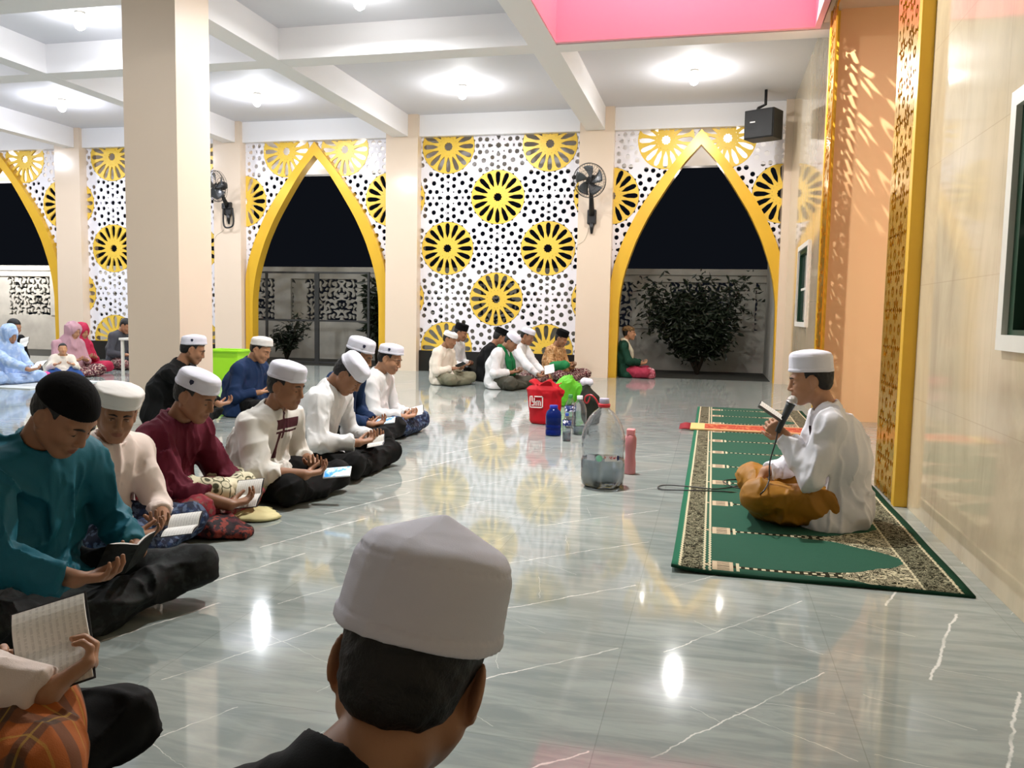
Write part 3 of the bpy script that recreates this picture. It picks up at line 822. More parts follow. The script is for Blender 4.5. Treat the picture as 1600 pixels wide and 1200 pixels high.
def ik(S, T, l1, l2, pole):
    """elbow between shoulder S and wrist T"""
    S, T = np.array(S, float), np.array(T, float); v = T-S; L = np.linalg.norm(v)
    if L > (l1+l2)*.995: k = L/((l1+l2)*.995); l1 *= k; l2 *= k
    u = v/L; a = (l1*l1-l2*l2+L*L)/(2*L); hgt = math.sqrt(max(l1*l1-a*a, 0))
    p = np.array(pole, float); p = p-u*(p@u); p /= np.linalg.norm(p)
    return S+u*a+p*hgt

def cap_fn(P, H, R, sc, kind, tilt=(0, 0), hgt=.075):
    Q = (P-A3(H))@R/sc
    Rt = rotm(0, tilt[0], tilt[1]); C = A3((-.008, 0, .050)); Q = (Q-C)@Rt
    x, y, z = Q[:, 0], Q[:, 1], Q[:, 2]
    if kind in ('kopiah', 'peak', 'soft'):
        fl = -.05 if kind != 'soft' else .22
        k = 1+fl*np.clip(z, 0, .1)/.1
        if kind == 'peak': k = k*1.05
        r = np.hypot(x/.110, y/.092)/k
        side = (r-1)*.092
        if kind == 'peak':
            rr = np.hypot(x/.110, y/.092)
            top = z-(hgt+.040*np.clip(1-rr, 0, 1)**.9)
            top = top*.8
        else:
            top = z-(hgt+.018*(1-np.clip(r, 0, 1)**2))
        d = smax(side, top, .022 if kind != 'soft' else .012)
        d = smax(d, -z-.004, .003)
        d = np.where(z < .009, d-.0020, d)+.0012*np.exp(-((z-.0115)/.0014)**2)
        seam = np.abs(z-(hgt-.010)); d = d+.0014*np.exp(-(seam/.0016)**2)
        if kind != 'peak': d = d-folds(Q, .002, 4)
        else: d = d-.0012*(value_noise(Q*A3((1, 1, 6)), 30, 3)-.5)-folds(Q, .0015, 4)
    elif kind == 'peci':
        r = np.hypot(x/.106, y/.086); d = smax((r-1)*.086, z-(hgt+.012-.020*np.exp(-(y/.02)**2)), .008); d = smax(d, -z-.006, .003)
    elif kind == 'knit':
        q = (P-A3(H))@R/sc
        d = ell(q, (-.014, 0, .037), (.108, .087, .098)); d = smax(d, -(q-A3((0, 0, .040)))@A3((-math.sin(.10), 0, math.cos(.10))), .006)
        d = d-.0007*np.sin(np.arctan2(q[:, 1], q[:, 0]+.014)*70)
    elif kind == 'turban':
        q = (P-A3(H))@R/sc
        d = ell(q, (-.016, 0, .058), (.108, .092, .062)); d = smin(d, ell(q, (-.09, 0, .0), (.03, .035, .03)), .02)
        d = smax(d, -(q-A3((0, 0, .034)))@A3((-.15, 0, .99)), .006); d = d-.004*np.sin(q[:, 2]*190+q[:, 0]*60)
    return d*sc

def face_bits(root, H, R, sc, mode, hairc=M_HAIR):
    """eyebrows, lashes or open eyes as small parts"""
    def W(p): return tuple(A3(H)+R@(A3(p)*sc))
    for sg in (-1, 1):
        mb = MB(); mb.tube([W((.0985, .012*sg, .021)), W((.0965, .025*sg, .0265)), W((.0835, .046*sg, .022))], [.0028*sc, .0038*sc, .0016*sc], 6)
        mb.done('eyebrow', hairc, root)
    if mode == 'down':
        for sg in (-1, 1):
            mb = MB(); mb.tube([W((.0835, .019*sg, -.0030)), W((.0885, .030*sg, -.0060)), W((.0800, .0435*sg, -.0030))], [.0016*sc, .0024*sc, .0016*sc], 6)
            mb.done('eyelashes', hairc, root)
    else:
        for sg in (-1, 1):
            mb = MB(); mb.tube([W((.0840, .018*sg, .0035)), W((.0895, .030*sg, .0070)), W((.0805, .0440*sg, .0035))], [.0011*sc, .0018*sc, .0012*sc], 6)
            mb.done('eyelashes', hairc, root)
        for sg in (-1, 1):
            m2 = MB(); m2.lathe([(.0001, -.0050), (.0034, -.0035), (.0050, 0), (.0034, .0035), (.0001, .005)], 12, cap=False)
            for v in m2.bm.verts:
                v.co = Vector(W((.0848+v.co.x*.7, .031*sg+v.co.y*2.0, -.0002+v.co.z*.85)))
            m2.done('eye_white', M_EYEW, root)
            m2 = MB(); m2.lathe([(.0001, -.0042), (.0040, 0), (.0001, .0042)], 12, cap=False)
            for v in m2.bm.verts:
                v.co = Vector(W((.0872+v.co.x*.45, (.031+.0)*sg+v.co.y-.002, .0000+v.co.z)))
            m2.done('iris', M_IRIS, root)

def person(label, head, yaw, hpose=(0, 25, 0), lean=.18, skin='brown', shirt=None, sarong=None, cap=('kopiah', (0, 0), .07), capm=None, res=.005,
           hands=None, hw=None, nbo=(-.025, 0, -.065), poles=None, curl=(.5, .6, .5), arms_long=True, knees=None, side=0.0, sc=1.0, seed=0, badge=None, collar=None, group=None, eyes='down', hair=True, amp=.010, cuff=.86,
           basez=0.0, feet=False, extra=None, loose=.010, placket=True, hem=.0, hands_on=True, face=True, fat=1.0, knee_h=.10, armr=1.0, base=None, sleeve_mat=None, wide=1.0, folds_s=(1, 1, .55)):
    """a seated cross-legged figure. head: world point between the ears; yaw: facing direction in degrees from +x;
    hpose: head yaw relative to the body, nod, roll (degrees); hands: wrist position, finger direction, palm normal for left and right in the body frame"""
    th = math.radians(yaw); f = np.array([math.cos(th), math.sin(th)]); l = np.array([-math.sin(th), math.cos(th)])
    head = np.array(head, float)
    b = head[:2]-f*lean-l*side if base is None else np.array(base, float)
    root = empty('person', (b[0], b[1], basez), th); tag(root, label, 'person', group)
    Rw = np.array([[f[0], l[0], 0], [f[1], l[1], 0], [0, 0, 1]])
    loc = lambda p: (np.array(p, float)-np.array([b[0], b[1], basez]))@Rw
    H = loc(head); R = rotm(*[math.radians(a) for a in hpose])
    nk = H+R@A3((-.030, 0, -.075))*sc                    # top of the neck
    pel = np.array([0, 0, .10*sc])
    nb = H+R@A3((-.045, 0, -.10))*sc+np.array(nbo)*sc   # neck base
    mid = pel*.5+nb*.5+np.array([-.045, 0, .0])*sc
    ch = pel*.25+nb*.75+np.array([-.03, 0, -.01])*sc
    shL = nb+np.array([-.005, .165*wide, -.055])*sc; shR = nb+np.array([-.005, -.165*wide, -.055])*sc
    if hands is None:
        hands = (((.27, .11, .24), (.55, -.75, .1), (.1, -.2, 1)), ((.27, -.11, .24), (.55, .75, .1), (.1, .2, 1)))
    if hw is not None:
        hands = tuple((loc(hw[i]) if hw[i] is not None else hands[i][0], hands[i][1], hands[i][2]) for i in (0, 1))
    arms = []
    for (S, (Wp, dd, nn), sg) in ((shL, hands[0], 1), (shR, hands[1], -1)):
        Wp = np.array(Wp, float)
        el = ik(S, Wp, .275*sc, .245*sc, (poles[0 if sg > 0 else 1] if poles and poles[0 if sg > 0 else 1] else (-.35, .55*sg, -.75)))
        arms.append((S, el, Wp, dd, nn, sg))
    if knees is None: knees = ((.34, .27), (.34, -.27))
    kL = np.array([knees[0][0], knees[0][1], knee_h])*1.0; kR = np.array([knees[1][0], knees[1][1], knee_h])
    aL = np.array([kL[0]*.85+.02, -.06, .055]); aR = np.array([kR[0]*.75, .08, .06])
    # ---------------- skin
    def torso(P, g=0.0):
        Q = P*A3((1, .74/wide, 1))
        def q(v): return (v[0], v[1]*.74/wide, v[2])
        d = cone(Q, q(pel), q(mid), .125*fat*sc, .112*fat*sc)
        d = smin(d, cone(Q, q(mid), q(ch), .112*fat*sc, .112*sc), .05)
        d = smin(d, cone(P, shL, shR, .058*sc, .058*sc), .06)
        d = smin(d, cone(P, nb, shL, .050*sc, .052*sc), .03); d = smin(d, cone(P, nb, shR, .050*sc, .052*sc), .03)
        return d
    def f_head(P):
        d = head_fn(P, H, R, sc)
        d = smin(d, cone(P, nk, nb, .052*sc, .058*sc), .02)
        return d
    parts = []
    lo = np.minimum(H-.16*sc, nb-.075); hi = np.maximum(H+.16*sc, nb+.075)
    hr = min(res, .0042 if res < .008 else .007)
    Vh, Fh = net(f_head, lo, hi, hr); parts.append((Vh, Fh))
    if hands_on:
        for (S, el, Wp, dd, nn, sg) in arms:
            def f_arm(P):
                d = cone(P, el, Wp, .040*sc*armr, .026*sc*armr); d = smin(d, cone(P, el+(S-el)*.35, el, .042*sc, .040*sc), .02)
                return smin(d, hand_fn(P, Wp, dd, nn, -sg, sc=sc, curl=curl[0 if sg > 0 else 1] if isinstance(curl[0], tuple) else curl), .015)
            pts = np.array([el, Wp, Wp+.19*sc*A3(dd)/np.linalg.norm(dd), Wp+.10*sc*A3(nn)/np.linalg.norm(nn)])
            parts.append(net(f_arm, pts.min(0)-.06, pts.max(0)+.06, min(res, .0045) if res < .008 else .0065))
    def f_core(P):
        d = torso(P)+.022*sc
        for (S, el, Wp, dd, nn, sg) in arms: d = smin(d, cone(P, S, el, .045*sc, .038*sc), .02)
        for k_, a_, y_ in ((kL, aL, .09), (kR, aR, -.09)):
            d = smin(d, cone(P, (0, y_, .1), k_, .07, .05), .03); d = smin(d, cone(P, k_, a_, .045, .03), .02)
        return d
    parts.append(net(f_core, (-.3, -.42, .0), (max(H[0], .45)+.1, .42, max(nb[2]+.05, .4)), .016))
    if feet:
        for a_, sg in ((aL, -1), (aR, 1)):
            t_ = a_+np.array([.03, .16*sg, -.015]); t_[2] = .03
            fn = lambda P: smax(smin(cone(P, a_, t_, .034, .026), cone(P, a_, t_+np.array([.02, -.02*sg, -.005]), .03, .02), .02), -P[:, 2]+.004, .004)
            parts.append(net(fn, np.minimum(a_, t_)-.06, np.maximum(a_, t_)+.06, max(res, .006)))
    V, F = merge(parts)
    me = net_mesh('body', V, F); ob = link('body', me, SKIN[skin] if isinstance(skin, str) else skin, root)
    lp = np.zeros(len(V), f32); lp[:len(Vh)] = lip_mask(Vh, H, R, sc)
    a = me.attributes.new('lip', 'FLOAT', 'POINT'); a.data.foreach_set('value', lp)
    if hair and (cap is None or cap[0] not in ('hijab',)):
        V, F = net(lambda P: hair_fn(P, H, R, sc), H-.15*sc, H+.16*sc, hr)
        link('hair', net_mesh('hair', V, F), M_HAIR, root)
    if face and res < .009: face_bits(root, H, R, sc, eyes)
    # ---------------- shirt
    if shirt is not None:
        segs = []
        def f_shirt(P):
            d = torso(P)-.006-loose
            Q = P*A3((1, .74/wide, 1))
            d = smin(d, cone(Q, (pel[0], 0, .09), (pel[0]+.04, 0, .05+hem), .150*fat*sc, (.168+loose)*fat*sc), .05)
            for (S, el, Wp, dd, nn, sg) in arms:
                d = smin(d, cone(P, S, el, .068*sc*armr, .060*sc*armr), .025)
                c = el+(Wp-el)*cuff; u = (Wp-el)/np.linalg.norm(Wp-el)
                fa = cone(P, el, c, .060*sc*armr, .048*sc*armr); fa = smax(fa, (P-A3(c))@A3(u), .003)
                d = smin(d, fa, .018)
            d = d-folds(P, amp, seed, stretch=folds_s)
            # neck opening
            nd = (nk-nb)/np.linalg.norm(nk-nb); q = P-A3(nb); tt = q@A3(nd); rr = np.linalg.norm(q-tt[:, None]*A3(nd), axis=1)
            d = smax(d, np.where(tt > .0, .060-rr, -9).astype(f32), .006)
            ring = np.maximum(np.abs(rr-.0640)-.0062, np.abs(tt-.014)-.022); d = np.minimum(d, ring)
            if placket: d = d-.0028*((np.abs(P[:, 1]-nb[1]*.5) < .017) & (P[:, 0] > mid[0]))
            if extra: d = extra(P, d)
            return smax(d, -P[:, 2]+.006, .006)
        allp = np.array([pel, nb, shL, shR]+[x for A_ in arms for x in (A_[1], A_[2])])
        lo = allp.min(0)-.24; hi = allp.max(0)+.12; lo[2] = -.005; lo[0] = allp[:, 0].min()-.22; hi[2] = nb[2]+.07
        V, F = net(f_shirt, lo, hi, max(res, .0055)*1.15, amp*1.5)
        link('shirt', net_mesh('shirt', V, F), shirt, root)
    # ---------------- sarong over crossed legs
    if sarong is not None:
        def f_leg(P):
            d = cone(P, (0.0, .09, .11), kL, .092, .070)
            d = smin(d, cone(P, (0.0, -.09, .11), kR, .092, .070), .05)
            d = smin(d, cone(P, kL, aL, .070, .052), .04); d = smin(d, cone(P, kR, aR, .070, .052), .04)
            d = smin(d, ell(P, (.0, 0, .08), (.13, .17, .085)), .06)
            d = smin(d, ell(P, (min(kL[0], kR[0])*.62, (kL[1]+kR[1])*.4, .055), (.20, .22, .055)), .07)
            d = d-folds(P, .012, seed+5, stretch=(1, .6, 1))
            return smax(d, -P[:, 2]+.002, .004)
        kk = np.array([kL, kR, aL, aR, [-.2, .22, 0], [-.2, -.22, 0]])
        lo = kk.min(0)-.10; hi = kk.max(0)+.10; lo[2] = -.012; hi[2] = knee_h+.16
        V, F = net(f_leg, lo, hi, max(res, .006)*1.2, .015)
        link('sarong', net_mesh('sarong', V, F), sarong, root)
    if cap is not None and cap[0] != 'hijab':
        k, ti, hg = cap
        V, F = net(lambda P: cap_fn(P, H, R, sc, k, [math.radians(a) for a in ti], hg), H-.2*sc, H+.22*sc, min(res, .0045) if res < .008 else .008)
        cm = capm or {'peci': M_PECI, 'knit': M_PECI}.get(k, M_CAPW)
        link('cap', net_mesh('cap', V, F), cm, root)
        if badge is not None:
            Rt = rotm(0, *[math.radians(a) for a in ti]); C = A3((-.008, 0, .050)); az = math.radians(badge)
            rx = 1/math.hypot(math.cos(az)/.1085, math.sin(az)/.0908)
            mb = MB()
            nx, ny = math.cos(az), math.sin(az)
            poly = [(-.010, .011), (0, .014), (.010, .011), (.010, -.002), (0, -.013), (-.010, -.002)]
            vs_ = []
            for dep in (.0, .004):
                vs_.append([mb.bm.verts.new(tuple(A3(H)+R@((C+Rt@A3(((rx-.001+dep)*nx-ny*u, (rx-.001+dep)*ny+nx*u, hg*.52+v)))*sc))) for u, v in poly])
            mb.bm.faces.new(vs_[1]); mb.bm.faces.new(vs_[0][::-1])
            for i in range(6): mb.bm.faces.new((vs_[0][i], vs_[0][(i+1) % 6], vs_[1][(i+1) % 6], vs_[1][i]))
            mb.done('badge', M_BADGE, root)
    root['_b'] = 0; del root['_b']
    return dict(root=root, H=H, R=R, nb=nb, nk=nk, arms=arms, sc=sc, mid=mid, ch=ch, shL=shL, shR=shR, loc=loc, Rw=Rw, base=np.array([b[0], b[1], basez]), torso=torso)
def to_world(p, q): return p['base']+p['Rw']@np.array(q, float)

# ---- books and phones
M_PAGE = mat('book_pages', '#eeeae0', .7, scale=30, var=.03); M_COVER = mat('dark_book_cover', '#2a2a30', .5)
def text_page():
    t = NT('printed_page'); co = t.coord(); s_ = t.node('ShaderNodeSeparateXYZ', [co]).node
    ln = t.math('FRACT', t.math('MULTIPLY', s_.outputs[0], 90)); m = t.math('LESS_THAN', ln, .42)
    wd = t.math('GREATER_THAN', t.noise(t.vec('MULTIPLY', co, (90, 260, 1)), 1.0, 2), .45)
    t.set(t.mix(t.math('MULTIPLY', t.math('MULTIPLY', m, wd), .20), lin('#f4f2ec'), lin('#6d6a66')), .7); return t.m
M_TEXT = text_page()
def book(label, loc, yaw, pitch=30, roll=0, wd=.10, ht=.15, op=25, cover=M_COVER, group='open books held by the readers', thick=.006):
    """open book: reading direction (bottom to top edge) along local x, spine at y=0; op = how far each half rises"""
    r = empty('book', tuple(loc)); tag(r, label, 'book', group)
    R = Matrix(rotm(math.radians(yaw), math.radians(-pitch), math.radians(roll)).tolist()).to_4x4(); r.rotation_euler = R.to_euler()
    a = math.radians(op)
    for nm, m, t0, t1, ex in (('cover', cover, -.0015, 0.0, .004), ('pages', M_TEXT, .0002, thick, 0)):
        for sg in ((-1, 1) if nm == 'pages' else (0,)):
            mb = MB()
            def row(t, ex_):
                out = []
                rng = np.linspace(0, 1, 8) if nm == 'pages' else np.linspace(-1, 1, 15)
                for s_ in rng:
                    y = abs(s_)*(wd+ex_); z = math.sin(a)*y+t*(1-.6*abs(s_)**3)+.006*math.sin(min(1, abs(s_)*1.0)*math.pi)*(1 if nm == 'pages' else 0)
                    yy = math.cos(a)*y*(sg if sg else (1 if s_ >= 0 else -1))
                    out.append((yy, z))
                return out
            top, bot = row(t1, ex), row(t0, ex); x0, x1 = -ht/2-ex, ht/2+ex
            T = [[mb.bm.verts.new((x, y, z)) for y, z in top] for x in (x0, x1)]; B = [[mb.bm.verts.new((x, y, z)) for y, z in bot] for x in (x0, x1)]
            k = len(top)
            for i in range(k-1):
                mb.bm.faces.new((T[0][i], T[0][i+1], T[1][i+1], T[1][i])); mb.bm.faces.new((B[0][i], B[0][i+1], B[1][i+1], B[1][i]))
                for e in (0, 1): mb.bm.faces.new((T[e][i], T[e][i+1], B[e][i+1], B[e][i]))
            for i in (0, k-1): mb.bm.faces.new((T[0][i], T[1][i], B[1][i], B[0][i]))
            mb.done('cover' if nm == 'cover' else 'page_block', m, r)
    return r
def phone(label, loc, yaw, pitch, roll=0, lit=True, sx=.15, sy=.075):
    r = empty('phone', tuple(loc)); tag(r, label, 'phone'); r.rotation_euler = Matrix(rotm(math.radians(yaw), math.radians(-pitch), math.radians(roll)).tolist()).to_euler()
    MB().box(-sx/2, sx/2, -sy/2, sy/2, -.004, .004, bev=.003).done('phone_body', mat('phone_body', '#d8dde2', .3), r)
    t = NT('lit_screen'); co = t.coord(); n = t.noise(co, 25, 3); c = t.mix(t.step(n, .4, .6), lin('#3a8fd8'), lin('#cfe9f6'))
    t.set(c, .2); t.put(t.b.inputs['Emission Color'], c); t.b.inputs['Emission Strength'].default_value = .9 if lit else .1
    MB().box(-sx/2+.008, sx/2-.008, -sy/2+.004, sy/2-.004, .0042, .0048).done('screen', t.m, r)
    return r
# ================================================================== the seated readers
def pat(name, base, fn, rough=.78, bump=.2):
    """cloth with a pattern; fn(t, x, y, z, col) returns the colour socket, in the wearer's own frame"""
    t = NT(name); co = t.coord(); s_ = t.node('ShaderNodeSeparateXYZ', [co]).node
    c = fn(t, s_.outputs[0], s_.outputs[1], s_.outputs[2], lin(base), co)
    t.set(c, rough, 0, .3); t.bump(t.noise(co, 420, 3), bump, .004); return t.m
def within(t, v, a, b): return t.math('MULTIPLY', t.math('GREATER_THAN', v, a), t.math('LESS_THAN', v, b))
S_TEAL = cloth('teal_cotton', '#165f70', .62); S_WHITE = cloth('white_cotton', '#dcdcdc', .75); S_MAROON = cloth('maroon_cotton', '#5c1529', .8)
S_PINKW = cloth('pale_pink_white_cotton', '#e6d6cc', .75); S_BLACK = cloth('black_cotton', '#08090a', .85); S_NAVY = cloth('navy_cotton', '#1a3054', .8)
S_BLACKS = cloth('black_sarong_cloth', '#070707', .88); S_OLIVE = cloth('olive_cloth', '#45443a', .8); S_GREYO = cloth('grey_olive_cloth', '#77745f', .8)
S_CREAM = cloth('cream_cotton', '#e2d8c8', .75); S_BLUE = cloth('blue_sarong_cloth', '#274a86', .8); S_GREEN = cloth('dark_green_cotton', '#123a2a', .8)
S_ROSE = cloth('rose_red_cloth', '#9c2f45', .75); S_GREY = cloth('dark_grey_cloth', '#45464c', .8)
def batik(name, a, b, c, sc=26):
    def fn(t, x, y, z, col, co):
        v = t.n.new('ShaderNodeTexVoronoi'); v.inputs['Scale'].default_value = sc; t.l.new(co, v.inputs['Vector'])
        m = t.step(v.outputs['Distance'], .25, .5); k = t.step(t.noise(co, sc*1.6, 3), .5, .6)
        return t.mix(t.math('MULTIPLY', k, .8), t.mix(m, lin(b), lin(a)), lin(c))
    return pat(name, a, fn)
S_BATIK_M = batik('maroon_batik', '#4a1a28', '#7a3038', '#c9b6a8'); S_BATIK_T = batik('tan_batik', '#b98a58', '#8a5a34', '#d8b488', 20)
S_BATIK_B = batik('blue_batik', '#161f38', '#22365c', '#5a6c88'); S_BATIK_R = batik('red_batik', '#7c1f2e', '#9a3038', '#6b5a50', 18)
S_FLORAL = batik('dark_floral_cloth', '#080a09', '#0c0e0f', '#1e2422', 16)
def towelfn(t, x, y, z, col, co):
    v = t.n.new('ShaderNodeTexVoronoi'); v.inputs['Scale'].default_value = 16; v.feature = 'DISTANCE_TO_EDGE'; t.l.new(co, v.inputs['Vector'])
    e = t.step(v.outputs[0], .02, .05); v2 = t.n.new('ShaderNodeTexVoronoi'); v2.inputs['Scale'].default_value = 16; t.l.new(co, v2.inputs['Vector'])
    c = t.mix(t.math('SUBTRACT', 1.0, t.step(v2.outputs[0], .2, .3)), col, lin('#4a4a34'))
    ring = t.math('MULTIPLY', t.step(v2.outputs[0], .42, .46), t.math('SUBTRACT', 1.0, t.step(v2.outputs[0], .5, .54)))
    return t.mix(ring, c, lin('#57583c'))
S_TOWEL = pat('cream_patterned_shawl_cloth', '#ddd6b8', towelfn)
def striped(t, x, y, z, col, co):
    s = within(t, z, .385, .440); s2 = within(t, z, .362, .374)
    m = t.math('MULTIPLY', t.math('MAXIMUM', s, s2), t.math('GREATER_THAN', x, .12))
    m = t.math('MULTIPLY', m, within(t, y, -.075, .13))
    pl = t.math('MULTIPLY', t.math('LESS_THAN', t.math('ABSOLUTE', t.math('ADD', y, .0)), .012), t.math('MULTIPLY', t.math('GREATER_THAN', x, .03), t.math('GREATER_THAN', z, .33)))
    q = t.math('MULTIPLY', within(t, y, -.05, -.02), t.math('MULTIPLY', t.math('GREATER_THAN', x, .02), within(t, z, .22, .365)))
    return t.mix(t.math('MAXIMUM', m, t.math('MAXIMUM', pl, q)), col, lin('#4a1c26'))
S_STRIPE = pat('white_shirt_with_maroon_bands', '#e0ddd6', striped)
def recit(t, x, y, z, col, co):
    m = t.math('MULTIPLY', t.math('GREATER_THAN', x, .03), t.math('MAXIMUM', within(t, z, .455, .515), within(t, z, .415, .440)))
    m = t.math('MULTIPLY', m, within(t, y, .02, .10))
    return t.mix(m, col, lin('#2a1620'))
S_RECIT = pat('white_shirt_with_dark_chest_bands', '#dfdfe6', recit, .6)
S_GOLDS = cloth('mustard_satin', '#9a6a1c', .45)

L_, R_ = 0, 1
UP = ((.75, -.55, .05), (.1, -.3, 1)), ((.75, .55, .05), (.1, .3, 1))
def hh(a=None, b=None, dL=(.75, -.55, .05), nL=(.1, -.3, 1), dR=(.75, .55, .05), nR=(.1, .3, 1)):
    return (((.27, .11, .24), dL, nL), ((.27, -.11, .24), dR, nR))

# the man right in front of the camera, seen from behind
pA = person('person in a black shirt and tall white cap seen from behind, right in front', at(642, 1046, .85), 101, (-4, 24, 9), .14, 'brown', S_BLACK, S_BLACKS,
            ('peak', (-11, 2), .089), M_CAPW, res=.0032, nbo=(-.035, .045, -.026), seed=3, amp=.006, sc=.98, feet=False, face=False, loose=.0)
# the near row, from the camera outwards
pB = person('person in a teal collarless shirt and black knit cap, head bent over a book', at(100, 648, 2.2), -14, (12, 40, 0), .24, 'dark', S_TEAL, S_FLORAL, ('knit', (0, 0), .07), res=.004,
            seed=1, amp=.019, hands=hh(dL=(.6, -.7, .1)), hw=(at(215, 862, 2.38), at(118, 905, 2.02)), knees=((.36, .40), (.30, -.36)), knee_h=.13, fat=1.1)
pC = person('boy in a white cap and pale shirt glancing sideways at the camera', at(182, 645, 3.0), -10, (-34, 16, -8), .17, 'dark', S_PINKW, S_BATIK_B, ('soft', (-3, 0), .062), M_CAPWARM, res=.005,
            seed=2, eyes='open', hw=(at(258, 812, 3.0), at(205, 840, 2.72)), cuff=.62, sc=.95, amp=.012, knees=((.34, .22), (.34, -.20)), feet=True)
pD = person('person in a maroon shirt and white cap with a dark badge reading a page', at(305, 618, 3.55), 0, (0, 24, 0), .22, 'dark', S_MAROON, S_BATIK_R, ('kopiah', (-2, 0), .062), res=.005,
            seed=4, badge=-78, hw=(at(395, 772, 3.75), at(358, 789, 3.45)), cuff=.55, amp=.016, armr=1.1, knees=((.36, .22), (.35, -.20)))
pE = person('person in a white shirt with maroon chest bands holding a lit phone', at(447, 603, 4.15), -8, (4, 14, 0), .20, 'dark', S_STRIPE, S_BLACKS, ('kopiah', (0, 0), .072), res=.0055,
            seed=5, hw=(at(492, 724, 4.3), at(476, 742, 3.98)), cuff=.50, amp=.014, armr=1.15, knees=((.38, .24), (.36, -.20)))
pF = person('person in a plain white shirt bent low over a small book, cap tipped forward', at(545, 585, 4.9), 2, (0, 46, 0), .26, 'dark', S_WHITE, S_BLACKS, ('kopiah', (8, 0), .065), res=.006,
            seed=6, hw=(at(585, 683, 5.05), at(560, 692, 4.75)), amp=.012, knees=((.42, .30), (.40, -.27)))
pG = person('person in navy, partly hidden behind the bent reader in white', at(561, 556, 5.8), 0, (0, 22, 0), .18, 'dark', S_NAVY, S_BLACKS, ('kopiah', (-6, 0), .078), res=.007,
            seed=7, badge=-55, hw=(at(585, 661, 5.95), at(580, 664, 5.6)), knees=((.36, .30), (.46, -.24)), knee_h=.13)
pH = person('person in a white shirt at the far end of the near row', at(609, 560, 6.6), 0, (0, 22, 0), .16, 'brown', S_WHITE, S_BATIK_B, ('kopiah', (-14, 0), .060), res=.007,
            seed=8, badge=-80, hw=(at(640, 648, 6.7), at(632, 652, 6.45)))
pI = person('person in black with a pale collar, back bent, beside the near pillar', at(301, 546, 6.5), 12, (18, 22, 0), .26, 'dark', S_BLACK, S_BLACKS, ('kopiah', (-22, 0), .066), res=.008,
            seed=9, badge=-95, fat=1.2, hw=(None, at(343, 632, 6.3)))
pJ = person('person in a navy shirt and low white cap beside the lime crate', at(407, 546, 7.3), -4, (4, 26, 0), .2, 'brown', S_NAVY, S_BLACKS, ('kopiah', (-20, 0), .062), M_CAPWARM, res=.008, seed=10, fat=1.25)
# group below the carved screen
person('person in a cream shirt and white cap at the left end of the far group', at(703, 530, 11.4), -14, (0, 20, 0), .14, 'dark', S_CREAM, S_GREYO, ('kopiah', (0, 0), .05), M_CAPWARM, res=.010, seed=11)
person('person in a white shirt and black cap behind the cream-shirted one', at(720, 520, 12.2), -10, (5, 16, 0), .16, 'dark', S_WHITE, S_BLACKS, ('peci', (0, 0), .08), res=.010, seed=12)
person('person all in black with a black cap in the far group', at(781, 527, 12.3), 5, (20, 24, 0), .22, 'dark', S_BLACK, S_BLACKS, ('peci', (0, 0), .08), res=.010, seed=13)
pK = person('person in white with a green scarf, cap tipped forward, in the far group', at(799, 534, 11.1), -12, (0, 38, 0), .20, 'dark', S_WHITE, S_OLIVE, ('kopiah', (4, 0), .07), res=.009, seed=14, fat=1.1)
person('person in white with a pale cap right of the green-scarved reader', at(824, 525, 12.0), -10, (0, 24, 0), .18, 'dark', S_WHITE, S_BATIK_M, ('kopiah', (-4, 0), .055), res=.010, seed=15, hw=(at(850, 585, 11.75), at(843, 588, 11.5)))
pL = person('person in a tan batik shirt and black cap by the pillar', at(877, 529, 12.9), -20, (0, 20, 0), .10, 'dark', S_BATIK_T, S_BATIK_M, ('peci', (0, 0), .08), res=.010, seed=16, knees=((.36, .36), (.30, -.34)), fat=1.15)
pM = person('person in dark green with a patterned head cloth sitting in the right-hand doorway', at(983, 520, 14.1), 4, (0, 2, 0), .04, 'brown', S_GREEN, S_ROSE, ('turban', (0, 0), .06), batik('brown_batik', '#6e5334', '#9a7a4c', '#3a2a1c', 40), res=.009, seed=17)
# the reciter on the carpet
pR = person('person in white reciting into a microphone, seated on the green carpet', at(1267, 594, 4.45), 177, (2, 10, 0), .17, 'brown', S_RECIT, S_GOLDS, ('kopiah', (-7, 0), .088), res=.0045, seed=18, amp=.013,
            hands=(((.3, .1, .3), (.75, -.15, .55), (.2, -.9, .3)), ((.3, -.1, .2), (.5, .25, -.75), (-.6, -.1, -.5))),
            hw=(at(1227, 682, 4.34), at(1196, 737, 4.50)), poles=((-.1, .35, -1), (-.2, -.5, -.8)), knees=((.40, .24), (.44, -.26)), knee_h=.17, cuff=.92, armr=1.08, curl=(.7, .8, .6))
# the reader at the lower left corner
pN = person('reader at the lower left corner, only hands, white cuff and dark lap in view', (-1.64, 1.30, .72), -2, (0, 30, 0), .22, 'brown', S_PINKW, S_BLACKS, ('kopiah', (0, 0), .07), res=.0045, seed=19,
            hands=(((.3, .1, .3), (.70, -.25, .65), (.3, -.75, -.5)), ((.3, -.1, .3), (.36, .84, .34), (-.55, .15, .75))),
            hw=(at(-32, 1046, 1.33), at(70, 1084, 1.18)), knees=((.60, .24), (.62, -.12)), knee_h=.13, cuff=1.0, curl=((.25, .3, .2), (.85, 1.0, .8)))
